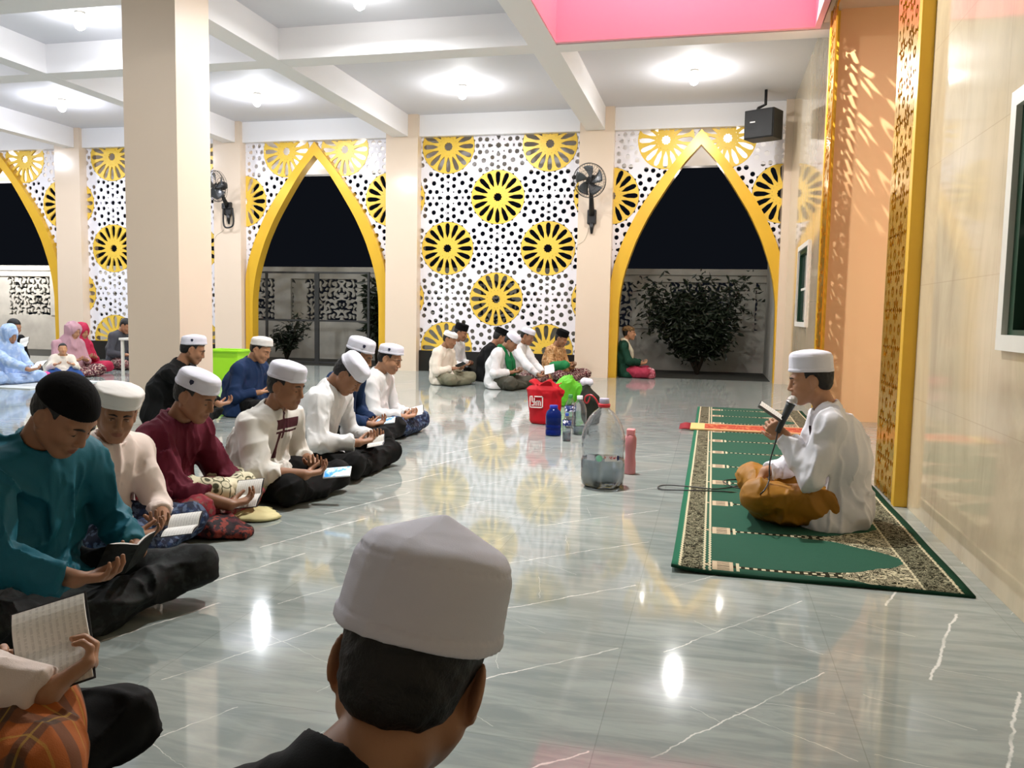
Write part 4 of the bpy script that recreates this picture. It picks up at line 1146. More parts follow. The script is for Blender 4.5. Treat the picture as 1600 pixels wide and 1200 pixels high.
# women and a child at the far left
def veil(p, m, seed=0, long=.36, r=.19):
    H, R, sc, nb = p['H'], p['R'], p['sc'], p['nb']
    def fn(P):
        Q = (P-A3(H))@R/sc
        d = ell(Q, (-.015, 0, .028), (.122, .100, .112))*sc
        d = smin(d, cone(P, A3(H)+R@A3((-.02, 0, -.06))*sc, A3(nb)+A3((.03, 0, -.05)), .085*sc, .13*sc), .06)
        d = smin(d, cone(P*A3((1, .8, 1)), A3(nb)*A3((1, .8, 1))+A3((.02, 0, -.04)), A3((nb[0]*.6+.02, 0, nb[2]-long)), .125*sc, r*sc), .06)
        d = smax(d, -ell(Q, (.105, 0, -.022), (.062, .052, .078))*sc, .010)
        d = d-folds(P, .012, seed, stretch=(1, 1, .35))
        return smax(d, -P[:, 2]+.005, .005)
    V, F = net(fn, (-.35, -.32, 0), (max(H[0], .2)+.22, .32, H[2]+.18), .009, .02)
    link('headscarf', net_mesh('headscarf', V, F), m, p['root'])
V_BLUE = batik('light_blue_prayer_cloth', '#a9c3ea', '#9ab6e2', '#c6d8f2', 9); V_MAUVE = cloth('mauve_cloth', '#b78f98', .7); V_RED = cloth('raspberry_cloth', '#b02748', .7)
p1 = person('woman in a light blue prayer robe reading at the left edge', at(15, 523, 9.0), -12, (0, 22, 0), .16, 'brown', V_BLUE, V_BLUE, ('hijab', 0, 0), res=.009, seed=20, fat=1.15, hw=(at(50, 577, 9.05), at(46, 578, 8.75))); veil(p1, V_BLUE, 1)
p2 = person('dark-haired person in black behind the light blue robed woman', at(22, 511, 10.0), -8, (0, 18, 0), .24, 'brown', S_BLACK, S_GREY, None, res=.010, seed=21)
p3 = person('woman in a mauve headscarf holding a child', at(114, 517, 10.3), -14, (10, 18, 0), .12, 'brown', V_MAUVE, S_BATIK_M, ('hijab', 0, 0), res=.010, seed=22); veil(p3, V_MAUVE, 2)
p4 = person('woman in a raspberry headscarf beside the mauve one', at(128, 518, 10.9), -10, (0, 14, 0), .12, 'brown', V_RED, V_RED, ('hijab', 0, 0), res=.010, seed=23); veil(p4, V_RED, 3)
p5 = person('small child in a cream top sitting in front of the mauve-scarved woman', at(98, 545, 9.7), -45, (0, -4, 0), .05, 'tan', S_CREAM, S_BLUE, None, res=.009, sc=.66, seed=24, knees=((.24, .15), (.24, -.15)), knee_h=.07)
p6 = person('person in dark grey half hidden behind the near pillar', at(197, 509, 11.9), 0, (0, 30, 0), .18, 'brown', S_GREY, S_BATIK_M, None, res=.010, seed=25)
# ================================================================== books, phones and cloths of the readers
book('open book held edge-on by the reader in teal, cover towards the camera', at(205, 874, 2.18), -22, 52, 4, .085, .13, 22, S_FLORAL)
book('white book in the hands of the boy in the white cap', at(286, 824, 2.84), 14, 8, 22, .075, .12, 12)
book('open white book held by the maroon-shirted reader', at(388, 774, 3.60), 6, 8, 42, .085, .13, 10)
phone('phone with a lit blue screen held by the shirt with maroon bands', at(527, 738, 4.10), 12, 6, 34)
book('small grey booklet held by the bent reader in white', at(588, 692, 4.92), 10, 12, 28, .06, .10, 14, mat('grey_cover', '#6c7078', .5))
phone('pale phone held by the reader in navy', at(602, 658, 5.75), 10, 10, 30, False)
book('booklet held by the last reader of the near row', at(652, 646, 6.6), 10, 15, 28, .075, .11, 20)
book('open book held by the reader at the lower left corner', at(84, 1012, 1.25), 34, 14, 42, .088, .125, 6)
book('small open book raised in the reciter\'s hand', at(1201, 647, 4.28), 177, 33, -4, .07, .12, 18)
book('white booklet held in the far group', at(859, 579, 11.6), 5, 15, 35, .10, .14, 14)
book('book held by the cream-shirted reader of the far group', at(722, 571, 11.2), -5, 25, -10, .09, .13, 12)
book('open book on the lap of the woman in light blue', at(60, 572, 8.9), 0, 8, 25, .10, .15, 12)
book('white sheet held by the person in black at the far left', at(38, 536, 9.9), 10, 15, 50, .09, .13, 8)
def soft(name, label, cat, blobs, m, h=.006, amp=.010, seed=0, k=.04, floor_z=.002, st=(1, 1, 1), group=None, clip=None):
    """a soft lump of cloth from cones (a, b, ra, rb)"""
    A = np.array([b_[i] for b_ in blobs for i in (0, 1)], float); c = A.mean(0); c[2] = A[:, 2].min()
    BL = [(np.array(a)-c, np.array(b)-c, ra, rb) for a, b, ra, rb in blobs]; rm = max(max(b[2], b[3]) for b in BL)
    def fn(P):
        d = None
        for a, b, ra, rb in BL:
            e = cone(P*A3(st), a*np.array(st), b*np.array(st), ra, rb); d = e if d is None else smin(d, e, k)
        d = d-folds(P, amp, seed)
        if clip is not None: d = clip(P, d)
        return smax(d, -(P[:, 2]+c[2])+floor_z, .003)
    lo = np.array([np.minimum(a, b) for a, b, _, _ in BL]).min(0)-rm/min(st)-.03; hi = np.array([np.maximum(a, b) for a, b, _, _ in BL]).max(0)+rm/min(st)+.03
    V, F = net(fn, lo, hi, h, amp*1.5); o = link(name, net_mesh(name, V, F), m, None, tuple(c)); tag(o, label, cat, group); return o
def plaid(t, x, y, z, c, co):
    a = t.math('SINE', t.math('MULTIPLY', t.math('ADD', x, t.math('MULTIPLY', y, .1)), 75)); b = t.math('SINE', t.math('MULTIPLY', t.math('SUBTRACT', y, t.math('MULTIPLY', z, .15)), 75))
    c = t.mix(t.math('MULTIPLY', t.step(a, .25, .45), .65), lin('#a85a22'), lin('#34332c')); c = t.mix(t.math('MULTIPLY', t.step(b, .35, .55), .6), c, lin('#3a3a34'))
    c = t.mix(t.math('MULTIPLY', t.math('GREATER_THAN', a, .985), .5), c, lin('#b8923a')); return t.mix(t.math('MULTIPLY', t.math('LESS_THAN', b, -.985), .5), c, lin('#b8923a'))
X_ = lambda *a: tuple(at(*a))
soft('shawl', 'cream shawl with green medallions bundled on the maroon-shirted reader\'s lap', 'shawl',
     [(X_(298, 762, 3.42), X_(345, 768, 3.50), .050, .048), (X_(345, 745, 3.80), X_(408, 752, 3.92), .075, .06), (X_(345, 765, 3.55), X_(385, 755, 3.8), .05, .06)], S_TOWEL, .006, .012, 3)
soft('yellow_cloth', 'pale yellow cloth spread on the floor before the maroon-shirted reader', 'cloth',
     [(tuple(floor_at(345, 800, .02)), tuple(floor_at(408, 806, .012)), .15, .10), (tuple(floor_at(395, 800, .012)), tuple(floor_at(422, 808, .008)), .10, .03)], cloth('pale_yellow_cloth', '#d9cf9a', .7), .006, .014, 5, st=(1, 1, 5))
soft('dark_red_cloth', 'dark red patterned cloth on the floor beside the boy\'s knee', 'cloth',
     [(tuple(floor_at(330, 822, .04)), tuple(floor_at(368, 832, .02)), .13, .07), (tuple(floor_at(362, 826, .02)), tuple(floor_at(388, 832, .01)), .06, .025)], batik('wine_batik', '#1c0c12', '#481a22', '#8a3426', 18), .006, .020, 6, st=(1, 1, 2.6))
soft('plaid_cloth', 'orange plaid cloth over the knee at the lower left corner', 'cloth',
     [(X_(-40, 1190, 1.12), X_(45, 1128, 1.22), .11, .085), (X_(45, 1128, 1.22), X_(62, 1200, 1.10), .085, .07)],
     pat('orange_plaid', '#8a4a22', plaid, .8), .004, .008, 7)
soft('green_cloth', 'folded green cloth on the lap of the person in tan batik', 'cloth', [(X_(866, 572, 12.62), X_(885, 570, 12.62), .08, .06)], cloth('bright_green_cloth', '#1d7a44', .7), .008, .012, 8)
soft('patterned_bundle', 'pink patterned bundle at the knees of the man in the doorway', 'bundle', [(X_(1014, 583, 14.0), X_(1016, 585, 13.9), .09, .09)], batik('pink_batik', '#b8606e', '#e0b8bc', '#7c2436', 14), .009, .014, 9)
def scarf(p, m, side=1):
    nb, H = p['nb'], p['H']; b = p['base'][2]
    mid = p['ch']
    a0 = nb+np.array([-.02, .06, .045]); a1 = nb+np.array([-.02, -.06, .045])
    def fn(P):
        d = cone(P*A3((1, 1, 1)), a0, a1, .034, .034)
        for sg in (1, -1):
            q0 = nb+np.array([.03, .062*sg, .02]); q1 = nb+np.array([.115, .06*sg, -.15]); q2 = nb+np.array([.13, .055*sg, -.32])
            d = smin(d, smin(cone(P, a0 if sg > 0 else a1, q0, .034, .034), smin(cone(P, q0, q1, .034, .036), cone(P, q1, q2, .036, .034), .01), .01), .015)
        return d-folds(P, .008, 3)
    V, F = net(fn, nb+np.array([-.12, -.16, -.42]), nb+np.array([.24, .16, .12]), .009, .012); link('scarf', net_mesh('scarf', V, F), m, p['root'])
scarf(pK, cloth('green_scarf_cloth', '#0f6b3c', .7)); scarf(pM, cloth('cream_scarf_cloth', '#cfc7ae', .7))

# ================================================================== microphone and its cable
def mic():
    a = np.array(at(1238, 626, 4.34)); b = np.array(at(1219, 666, 4.33)); u = (b-a)/np.linalg.norm(b-a)
    r = empty('microphone', tuple(a)); tag(r, 'black handheld microphone with silver grille at the reciter\'s mouth', 'microphone')
    q = Vector((0, 0, -1)).rotation_difference(Vector(u)); r.rotation_mode = 'QUATERNION'; r.rotation_quaternion = q
    MB().lathe([(.001, .026), (.014, .023), (.023, .012), (.026, 0), (.026, -.006)], 20).done('grille', mat('silver_mesh', '#a9a6a2', .35, metal=.6, bump=.6, bscale=900), r)
    MB().lathe([(.0265, -.006), (.0275, -.010), (.0265, -.015)], 20).done('ring', mat('silver_ring', '#c9c9cc', .25, metal=.8), r)
    MB().lathe([(.024, -.015), (.0215, -.035), (.017, -.09), (.014, -.17), (.012, -.175)], 20).done('handle', mat('dark_grip', '#22282a', .45), r)
    return a+u*.17
tail = mic()
def catmull(pts, n=8):
    P = [np.array(p, float) for p in pts]; P = [P[0]]+P+[P[-1]]; out = []
    for i in range(1, len(P)-2):
        for k in range(n):
            t = k/n; out.append(.5*((2*P[i])+(-P[i-1]+P[i+1])*t+(2*P[i-1]-5*P[i]+4*P[i+1]-P[i+2])*t*t+(-P[i-1]+3*P[i]-3*P[i+1]+P[i+2])*t**3))
    out.append(P[-2]); return [tuple(p) for p in out]
rz = .018
cab = [tail, at(1212, 690, 4.30), at(1203, 722, 4.27), at(1201, 752, 4.22), at(1188, 772, 4.14), floor_at(1172, 772, rz), floor_at(1130, 768, rz), floor_at(1070, 766, rz), floor_at(1036, 765, .008), floor_at(1028, 761, .008),
       floor_at(1040, 758, .008), floor_at(1075, 760, rz), floor_at(1120, 764, rz), floor_at(1160, 757, rz), floor_at(1172, 752, rz), floor_at(1150, 749, rz), floor_at(1130, 752, rz+.008), floor_at(1150, 762, rz+.008), floor_at(1185, 768, rz+.006), floor_at(1180, 776, rz)]
MBc = MB().tube(catmull(cab, 7), .0038, 6); o = MBc.done('microphone_cable', mat('black_rubber', '#0c0c0c', .4)); tag(o, 'thin black cable looping over the carpet edge beside the reciter', 'cable')

# ================================================================== carpet and folded mat
def carpet_material():
    t = NT('green_prayer_carpet'); co = t.coord(); s_ = t.node('ShaderNodeSeparateXYZ', [co]).node; x, y = s_.outputs[0], s_.outputs[1]
    W = 1.14
    green = t.mix(t.noise(t.vec('MULTIPLY', co, (4, 60, 1)), 3, 3), lin('#2c5242'), lin('#335d4b')); dark = t.mix(t.noise(co, 40, 2), lin('#1c1c12'), lin('#32301e')); cream = lin('#c9c0a0')
    v = t.math('FLOORED_MODULO', t.math('SUBTRACT', y, .10), .60)
    s = t.math('MINIMUM', v, t.math('SUBTRACT', .60, v))                     # distance to the column lines
    wv = t.math('MULTIPLY', t.math('SUBTRACT', t.noise(co, 14, 3), .5), .03)
    cw = t.n.new('ShaderNodeFloatCurve')
    cur = cw.mapping.curves[0]
    pts = [(0, .034), (.55, .034), (.64, .06), (.72, .13), (.78, .17), (.84, .25), (.90, .31), (1, .31)]
    cur.points[0].location = pts[0]; cur.points[1].location = pts[-1]
    for p in pts[1:-1]: cur.points.new(*p)
    cw.mapping.update(); t.put(cw.inputs['Value'], t.math('DIVIDE', x, W))
    lim = t.math('ADD', cw.outputs[0], t.math('MULTIPLY', wv, t.math('GREATER_THAN', x, .7)))
    incol = t.math('LESS_THAN', s, lim)
    vo = t.n.new('ShaderNodeTexVoronoi'); vo.inputs['Scale'].default_value = 24; t.l.new(t.vec('ADD', co, t.vec('SCALE', t.noise(co, 9, 2, out=1), scale=.12)), vo.inputs['Vector'])
    vein = t.math('MULTIPLY', t.math('GREATER_THAN', vo.outputs[0], .56), t.math('GREATER_THAN', t.noise(co, 60, 3), .50))
    curl = t.math('ABSOLUTE', t.math('SINE', t.math('MULTIPLY', t.noise(co, 13, 2, dist=1.5), 44))); vein2 = t.math('GREATER_THAN', curl, .86)
    inner = t.mix(t.math('MAXIMUM', vein, t.math('MULTIPLY', vein2, t.math('GREATER_THAN', x, .66))), dark, cream)
    # thin dashes down the column
    dash = t.math('MULTIPLY', t.math('GREATER_THAN', t.math('SINE', t.math('MULTIPLY', x, 190)), .0), t.math('LESS_THAN', s, .010))
    edge = t.math('MULTIPLY', within(t, s, .022, .030), t.math('GREATER_THAN', t.math('SINE', t.math('MULTIPLY', x, 130)), -.2))
    thin = t.mix(t.math('MAXIMUM', dash, edge), dark, cream)
    inner = t.mix(t.math('GREATER_THAN', x, .68), thin, inner)
    c = t.mix(incol, green, inner)
    # capital block
    cap = t.math('MULTIPLY', within(t, x, .165, .250), t.math('LESS_THAN', s, .062))
    stripes = t.math('GREATER_THAN', t.math('SINE', t.math('MULTIPLY', s, 420)), .35)
    c = t.mix(cap, c, t.mix(t.math('MULTIPLY', stripes, within(t, x, .185, .235)), lin('#c6b396'), lin('#3a2f22')))
    c = t.mix(t.math('MULTIPLY', within(t, x, .262, .275), t.math('LESS_THAN', s, .055)), c, cream)
    # borders
    bord = t.mix(t.math('MULTIPLY', t.math('GREATER_THAN', curl, .80), t.math('GREATER_THAN', t.noise(co, 45, 2), .42)), dark, lin('#9a977c'))
    c = t.mix(within(t, x, .036, .125), c, bord); c = t.mix(t.math('LESS_THAN', x, .028), c, lin('#2c6a50'))
    zig = t.math('MULTIPLY', t.math('SINE', t.math('MULTIPLY', y, 160)), .0022); xz = t.math('ADD', x, zig)
    for a in (.028, .127, .150): c = t.mix(within(t, xz, a, a+.010), c, cream)
    c = t.mix(within(t, x, W-.175, W-.045), c, bord); c = t.mix(t.math('GREATER_THAN', x, W-.035), c, lin('#173f2c'))
    for a in (W-.180, W-.048): c = t.mix(within(t, xz, a, a+.009), c, cream)
    c = t.mix(t.math('LESS_THAN', y, .018), c, lin('#16382a'))
    t.set(c, .95, 0, .1); t.bump(t.noise(co, 350, 3), .5, .004); return t.m
RX0, RY0, RW, RL = -.128, 3.40, 1.14, 6.35
mb = MB(); nx, ny = 26, 60
def rz_(u, v):
    k = max(0, 1-u/.18)*max(0, 1-v/.25); e = max(0, .5-v)/.5
    return .012+.016*k*k+.003*math.sin(u*9+1)*e+.002*math.sin(v*7)
T = [[mb.bm.verts.new((RW*i/nx, RL*j/ny, rz_(RW*i/nx, RL*j/ny))) for i in range(nx+1)] for j in range(ny+1)]
B = [[mb.bm.verts.new((RW*i/nx, RL*j/ny, rz_(RW*i/nx, RL*j/ny)-.010)) for i in range(nx+1)] for j in range(ny+1)]
for j in range(ny):
    for i in range(nx):
        mb.bm.faces.new((T[j][i], T[j][i+1], T[j+1][i+1], T[j+1][i])).smooth = True; mb.bm.faces.new((B[j][i], B[j+1][i], B[j+1][i+1], B[j][i+1]))
for i in range(nx):
    for j in (0, ny): mb.bm.faces.new((T[j][i], T[j][i+1], B[j][i+1], B[j][i]))
for j in range(ny):
    for i in (0, nx): mb.bm.faces.new((T[j][i], T[j+1][i], B[j+1][i], B[j][i]))
o = mb.done('carpet', carpet_material(), None, (RX0, RY0, 0)); tag(o, 'long green prayer carpet with dark floral borders beside the right wall', 'carpet')
def mat_fn(t, x, y, z, c, co):
    n = t.noise(co, 28, 3); g = t.mix(t.math('GREATER_THAN', n, .58), lin('#a9432c'), lin('#d08a52'))
    e = t.math('MAXIMUM', t.math('LESS_THAN', y, .035), t.math('GREATER_THAN', y, .36)); g = t.mix(e, g, lin('#d9ab7c'))
    return t.mix(t.math('LESS_THAN', x, .13), g, lin('#d8c07c'))
a, b = floor_at(1078, 670, .02), floor_at(1078, 657, .02)
r = empty('folded_mat', (a[0], a[1], .012)); tag(r, 'narrow terracotta prayer mat with red tassels laid across the green carpet', 'mat')
MB().box(0, 1.10, 0, .40, 0, .016, bev=.005).done('mat_body', pat('terracotta_mat', '#a9432c', mat_fn, .9), r)
mb = MB()
for i in range(16):
    y = .012+i*.025; mb.tube([(0, y, .008), (-.05, y+random.Random(i).uniform(-.01, .01), .010), (-.10, y+random.Random(i+50).uniform(-.03, .03), .002)], [.007, .008, .003], 5)
mb.done('tassels', mat('red_tassel', '#8c1f2a', .8), r)

# ================================================================== bottles and bags
def clear_plastic(name, col='#ffffff', rough=.04, tr=1.0, ior=1.25):
    t = NT(name); t.set(lin(col), rough, 0, .5); t.b.inputs['Transmission Weight'].default_value = tr; t.b.inputs['IOR'].default_value = ior; return t.m
M_CLEAR = clear_plastic('clear_plastic', '#eef4fa', .03, .96, 1.45); M_WATER = clear_plastic('water', '#eef6fc', .0, .72, 1.2); M_JUG = clear_plastic('rippled_clear_plastic', '#f4f8fc', .03, .93, 1.4)
def _rip():
    nt = M_JUG.node_tree; b = nt.nodes['Principled BSDF']; tc = nt.nodes.new('ShaderNodeTexCoord'); v = nt.nodes.new('ShaderNodeTexVoronoi'); v.inputs['Scale'].default_value = 26
    bp = nt.nodes.new('ShaderNodeBump'); bp.inputs['Strength'].default_value = .35; bp.inputs['Distance'].default_value = .006
    nt.links.new(tc.outputs['Object'], v.inputs['Vector']); nt.links.new(v.outputs['Distance'], bp.inputs['Height']); nt.links.new(bp.outputs[0], b.inputs['Normal'])
_rip()
M_BLUEP = clear_plastic('blue_plastic', '#1c3fb0', .1, .75); M_PINKP = clear_plastic('pink_plastic', '#f0a0a4', .25, .35)
def shell(mb, prof, n, wall=.0012, wob=None):
    """bottle wall with thickness"""
    inner = [(max(.0005, r-wall), z) for r, z in prof]
    mb.lathe(prof+inner[::-1], n, wob=wob, cap=False)
    return mb
def jug():
    c = floor_at(938, 763); r = empty('water_jug', (c[0], c[1]+.08, .0)); tag(r, 'large clear refillable water bottle with a red neck ring standing on the floor', 'bottle')
    wob = lambda a, z: 1+.06*math.cos(a*7)*max(0, min(1, (.11-z)/.10))+.012*math.cos(a*14)*(1 if z > .275 and z < .46 else 0)
    prof = [(.070, .004), (.100, .000), (.122, .020), (.131, .060), (.134, .11), (.133, .165), (.128, .172), (.128, .215), (.133, .222), (.134, .26), (.130, .268), (.133, .276), (.131, .31), (.124, .345), (.110, .385), (.088, .425), (.060, .458), (.036, .478), (.029, .488), (.028, .51)]
    mb = MB(); shell(mb, prof, 84, .0016, wob); mb.done('bottle', M_JUG, r, fixn=True)
    wp = [(.0, .006), (.068, .006), (.098, .003), (.1195, .022), (.1285, .061), (.1315, .11), (.1305, .165), (.1255, .173), (.0, .173)]
    MB().lathe([(max(.001, a), b) for a, b in wp], 84, wob=wob, cap=False).done('water', M_WATER, r)
    MB().lathe([(.034, .486), (.037, .489), (.037, .506), (.033, .509)], 32).done('neck_ring', mat('red_plastic', '#d8323c', .35), r)
    MB().lathe([(.029, .509), (.030, .512), (.030, .538), (.027, .541)], 32).done('lid', mat('pale_lid', '#b9b4cc', .3), r)
    def label(a0, a1, z0, z1, m, name, rad=.1345):
        mb = MB(); n = 14
        for k in range(n):
            A0, A1 = math.radians(a0+(a1-a0)*k/n), math.radians(a0+(a1-a0)*(k+1)/n)
            vs_ = [mb.bm.verts.new((rad*math.cos(A), rad*math.sin(A), z)) for A, z in ((A0, z0), (A1, z0), (A1, z1), (A0, z1))]; mb.bm.faces.new(vs_)
        o_ = mb.done(name, m, r); sm = o_.modifiers.new('t', 'SOLIDIFY'); sm.thickness = .0006; return o_
    ltxt = pat('white_label_print', '#e8e6ea', lambda t, x, y, z, c, co: t.mix(t.math('MULTIPLY', within(t, z, .188, .204), t.math('GREATER_THAN', t.noise(t.vec('MULTIPLY', co, (90, 90, 160)), 1, 1), .5)), c, lin('#c04a5a')), .4, 0)
    label(-78, -44, .174, .212, ltxt, 'label'); label(-44, -38, .178, .206, mat('label_navy', '#1a2a66', .4), 'label_edge'); label(-128, -104, .176, .21, mat('label_frost', '#cfd0da', .4), 'label_left')
    mb = MB(); mb.lathe([(.001, .0), (.020, .0), (.020, .0012), (.001, .0012)], 24, cap=False)
    for v in mb.bm.verts:
        A = math.radians(-92); v.co = Vector(((.135+v.co.z)*math.cos(A)-v.co.x*math.sin(A), (.135+v.co.z)*math.sin(A)+v.co.x*math.cos(A), .192+v.co.y))
    mb.done('green_seal', mat('mint_seal', '#8fd6b4', .4), r)
    # carrying strap
    mb = MB(); pts = [(-.034, .0, .500), (-.055, .0, .535), (-.085, .01, .556), (-.115, .01, .548), (-.122, .01, .520), (-.108, .01, .505), (-.095, .01, .525), (-.09, .01, .545)]
    mb.tube(catmull(pts, 5), .005, 8); mb.done('handle', mat('red_plastic', '#d8323c', .35), r)
jug()
def bottle(label, px, py, hgt, rad, m, kind='water', Yo=0.0, capm=None, lab=None, fill=None, group='drinking bottles on the floor'):
    c = floor_at(px, py); r = empty('bottle', (c[0], c[1]+rad+Yo, 0)); tag(r, label, 'bottle', group)
    if kind == 'water':
        p = [(.55, 0), (.92, .01), (1, .05), (1, .16), (.95, .18), (1, .20), (1, .30), (.95, .32), (1, .34), (1, .58), (.96, .66), (.80, .76), (.50, .86), (.36, .90), (.36, .94)]
    elif kind == 'wide':
        p = [(.8, 0), (.98, .01), (1, .05), (1, .18), (.93, .20), (1, .22), (1, .34), (.93, .36), (1, .38), (1, .66), (.88, .76), (.55, .84), (.46, .87), (.46, .90)]
    else:
        p = [(.85, 0), (1, .02), (1, .25), (.86, .40), (.86, .45), (1, .60), (1, .80), (.80, .86), (.72, .87)]
    prof = [(a*rad, b*hgt) for a, b in p]
    mb = MB(); shell(mb, prof, 36, .0011); mb.done('bottle_body', m, r)
    q = p[-1]; z = q[1]*hgt; rc = q[0]*rad
    if kind == 'sport': MB().box(-rad*.72, rad*.72, -rad*.72, rad*.72, z, hgt, bev=.006).done('lid', capm or m, r)
    else: MB().lathe([(rc*1.12, z-.012), (rc*1.15, z-.008), (rc*1.15, z+hgt*.05), (rc*1.0, z+hgt*.06)], 24).done('lid', capm or mat('blue_cap', '#2a50a8', .35), r)
    if lab: MB().lathe([(rad*1.008, hgt*lab[0]), (rad*1.012, hgt*lab[0]+.001), (rad*1.012, hgt*lab[1]), (rad*1.008, hgt*lab[1])], 36, cap=False).done('label', lab[2], r)
    if fill:
        wp = [(max(.001, a*rad-.002), b*hgt+.002) for a, b in p if b <= fill]; wp = [(.001, wp[0][1])]+wp+[(.001, wp[-1][1])]
        MB().lathe(wp, 36, cap=False).done('water', M_WATER, r)
    return r
M_BLUEL = pat('blue_white_label', '#1c2f6c', lambda t, x, y, z, c, co: t.mix(t.math('GREATER_THAN', t.noise(t.vec('MULTIPLY', co, (40, 40, 60)), 1, 2), .58), c, lin('#e8e8f0')), .4, 0)
bottle('squat blue plastic bottle in front of the red bag', 862, 682, .275, .068, M_BLUEP, 'wide', capm=mat('deep_blue_cap', '#14269a', .35))
bottle('small clear water bottle with a navy label beside the blue bottle', 884, 690, .235, .036, M_CLEAR, 'water', lab=(.55, .75, M_BLUEL), fill=.32)
bottle('tall clear bottle with a green cap between the blue bottle and the dark bag', 886, 672, .31, .050, M_CLEAR, 'water', .10, mat('green_cap', '#3a8a4a', .4), lab=(.5, .68, M_BLUEL), fill=.32)
bottle('large clear bottle leaning light before the dark bag', 903, 680, .34, .062, M_CLEAR, 'water', .0, mat('white_cap', '#dfe3ea', .4), fill=.20)
bottle('translucent pink bottle with a square lid right of the large water bottle', 983, 742, .30, .038, M_PINKP, 'sport', capm=mat('pink_lid', '#f2979c', .35), group=None)
# red drawstring bag with its white mark
c = floor_at(848, 664); BAG = np.array([c[0], c[1]+.10, 0.0])
r = empty('red_bag', tuple(BAG)); tag(r, 'red cloth bag with a white square mark standing among the bottles', 'bag')
def bag_fn(P):
    z = P[:, 2]; tw = np.interp(z, [0, .03, .25, .33, .37, .42], [.135, .150, .150, .165, .120, .17]).astype(f32)
    d = np.maximum(np.hypot(P[:, 0]/tw, P[:, 1]/(tw*.62))-1, -1)*.10
    d = smax(d, z-.385-.02*np.sin(P[:, 0]*40)-.015*np.sin(P[:, 1]*60+1), .01); d = smax(d, -z+.002, .01)
    return d-folds(P, .008, 3, stretch=(1, 1, .5))*np.clip((z+.05)*4, .4, 1.6)
V, F = net(bag_fn, (-.24, -.18, -.01), (.24, .18, .46), .006, .015); link('bag_body', net_mesh('bag_body', V, F), cloth('red_nonwoven', '#b5121f', .65), r)
MKW = mat('white_print', '#e8e0dc', .6)
def bars(name, parent, segs, wdt, y, m, th=.004):
    mb = MB()
    for (x0, z0, x1, z1) in segs:
        L = math.hypot(x1-x0, z1-z0); a = math.atan2(z1-z0, x1-x0)
        mb.obox(((x0+x1)/2, y, (z0+z1)/2), L/2+wdt/2, th, wdt/2, Matrix.Rotation(-a, 3, 'Y'))
    return mb.done(name, m, parent)
bars('white_mark', r, [(-.125, .165, -.125, .265), (-.125, .165, -.005, .165), (-.005, .165, -.005, .268), (-.080, .268, -.005, .268), (-.118, .268, -.105, .268),
                       (-.105, .262, -.105, .215), (-.105, .215, -.078, .215), (-.085, .25, -.085, .185), (-.066, .225, -.066, .185), (-.066, .225, -.026, .225), (-.046, .225, -.046, .185), (-.026, .225, -.026, .185), (-.105, .185, -.09, .185)], .009, -.108, MKW)
g = floor_at(885, 640)
soft('lime_bag', 'lime green bag behind the red bag', 'bag', [((g[0]-.06, g[1]+.35, .10), (g[0]-.06, g[1]+.35, .22), .12, .11), ((g[0]+.03, g[1]+.35, .20), (g[0]+.10, g[1]+.33, .13), .09, .05), ((g[0]-.12, g[1]+.35, .30), (g[0]-.02, g[1]+.35, .31), .03, .02)], cloth('lime_cloth', '#5fb82a', .5), .007, .026, 12)
g = floor_at(912, 668)
soft('dark_bag', 'dark olive soft bag with a white cap on top behind the clear bottles', 'bag', [((g[0]+.02, g[1]+.25, .08), (g[0]+.02, g[1]+.25, .24), .085, .085), ((g[0]-.0, g[1]+.25, .24), (g[0]-.03, g[1]+.25, .36), .08, .035)], cloth('olive_black_cloth', '#23261e', .8), .007, .010, 13)
soft('white_cap_on_bag', 'white folded cap perched on the dark olive bag', 'cap', [((g[0]-.05, g[1]+.25, .405), (g[0]+.01, g[1]+.25, .405), .035, .035)], M_CAPW, .006, .008, 14)

# ================================================================== far left: crate, desk, cushion
c = floor_at(352, 600); r = empty('crate', (c[0], c[1]+.1, 0)); tag(r, 'lime green plastic tub between the two readers beside the near pillar', 'tub')
def frustum(mb, w0, d0, w1, d1, z0, z1):
    A = [mb.bm.verts.new((sx*w0, sy*d0, z0)) for sx, sy in ((-1, -1), (1, -1), (1, 1), (-1, 1))]; B = [mb.bm.verts.new((sx*w1, sy*d1, z1)) for sx, sy in ((-1, -1), (1, -1), (1, 1), (-1, 1))]
    for i in range(4): mb.bm.faces.new((A[i], A[(i+1) % 4], B[(i+1) % 4], B[i]))
    return A, B
mb = MB(); A, B = frustum(mb, .20, .15, .25, .19, .0, .46); A2, B2 = frustum(mb, .19, .14, .24, .18, .01, .46)
mb.bm.faces.new(A[::-1]); mb.bm.faces.new(A2)
for i in range(4): mb.bm.faces.new((B[i], B[(i+1) % 4], B2[(i+1) % 4], B2[i]))
LIME = mat('lime_plastic', '#9fe01c', .4); mb.done('tub_wall', LIME, r)
mb = MB()
for (x0, x1, y0, y1) in ((-.28, .28, -.22, -.185), (-.28, .28, .185, .22), (-.28, -.245, -.185, .185), (.245, .28, -.185, .185)): mb.box(x0, x1, y0, y1, .45, .475, bev=.004)
mb.done('rim', LIME, r)
c = floor_at(187, 586); r = empty('desk', (c[0]+.33, c[1]+.2, 0)); tag(r, 'small white desk with a dark front half hidden by the near pillar', 'desk')
zt = float(at(190, 528, c[1])[2])
mb = MB(); mb.box(-.32, .5, -.22, .22, zt-.035, zt, bev=.006); mb.done('desk_top', M_FRAMEW, r)
for x in (-.30, .46):
    for y in (-.20, .17): MB().box(x, x+.035, y, y+.035, 0, zt-.035).done('leg', M_FRAMEW, r)
MB().box(-.265, .46, .12, .14, 0.02, zt-.035).done('modesty_panel', mat('black_board', '#101010', .6), r)
a = floor_at(50, 599)
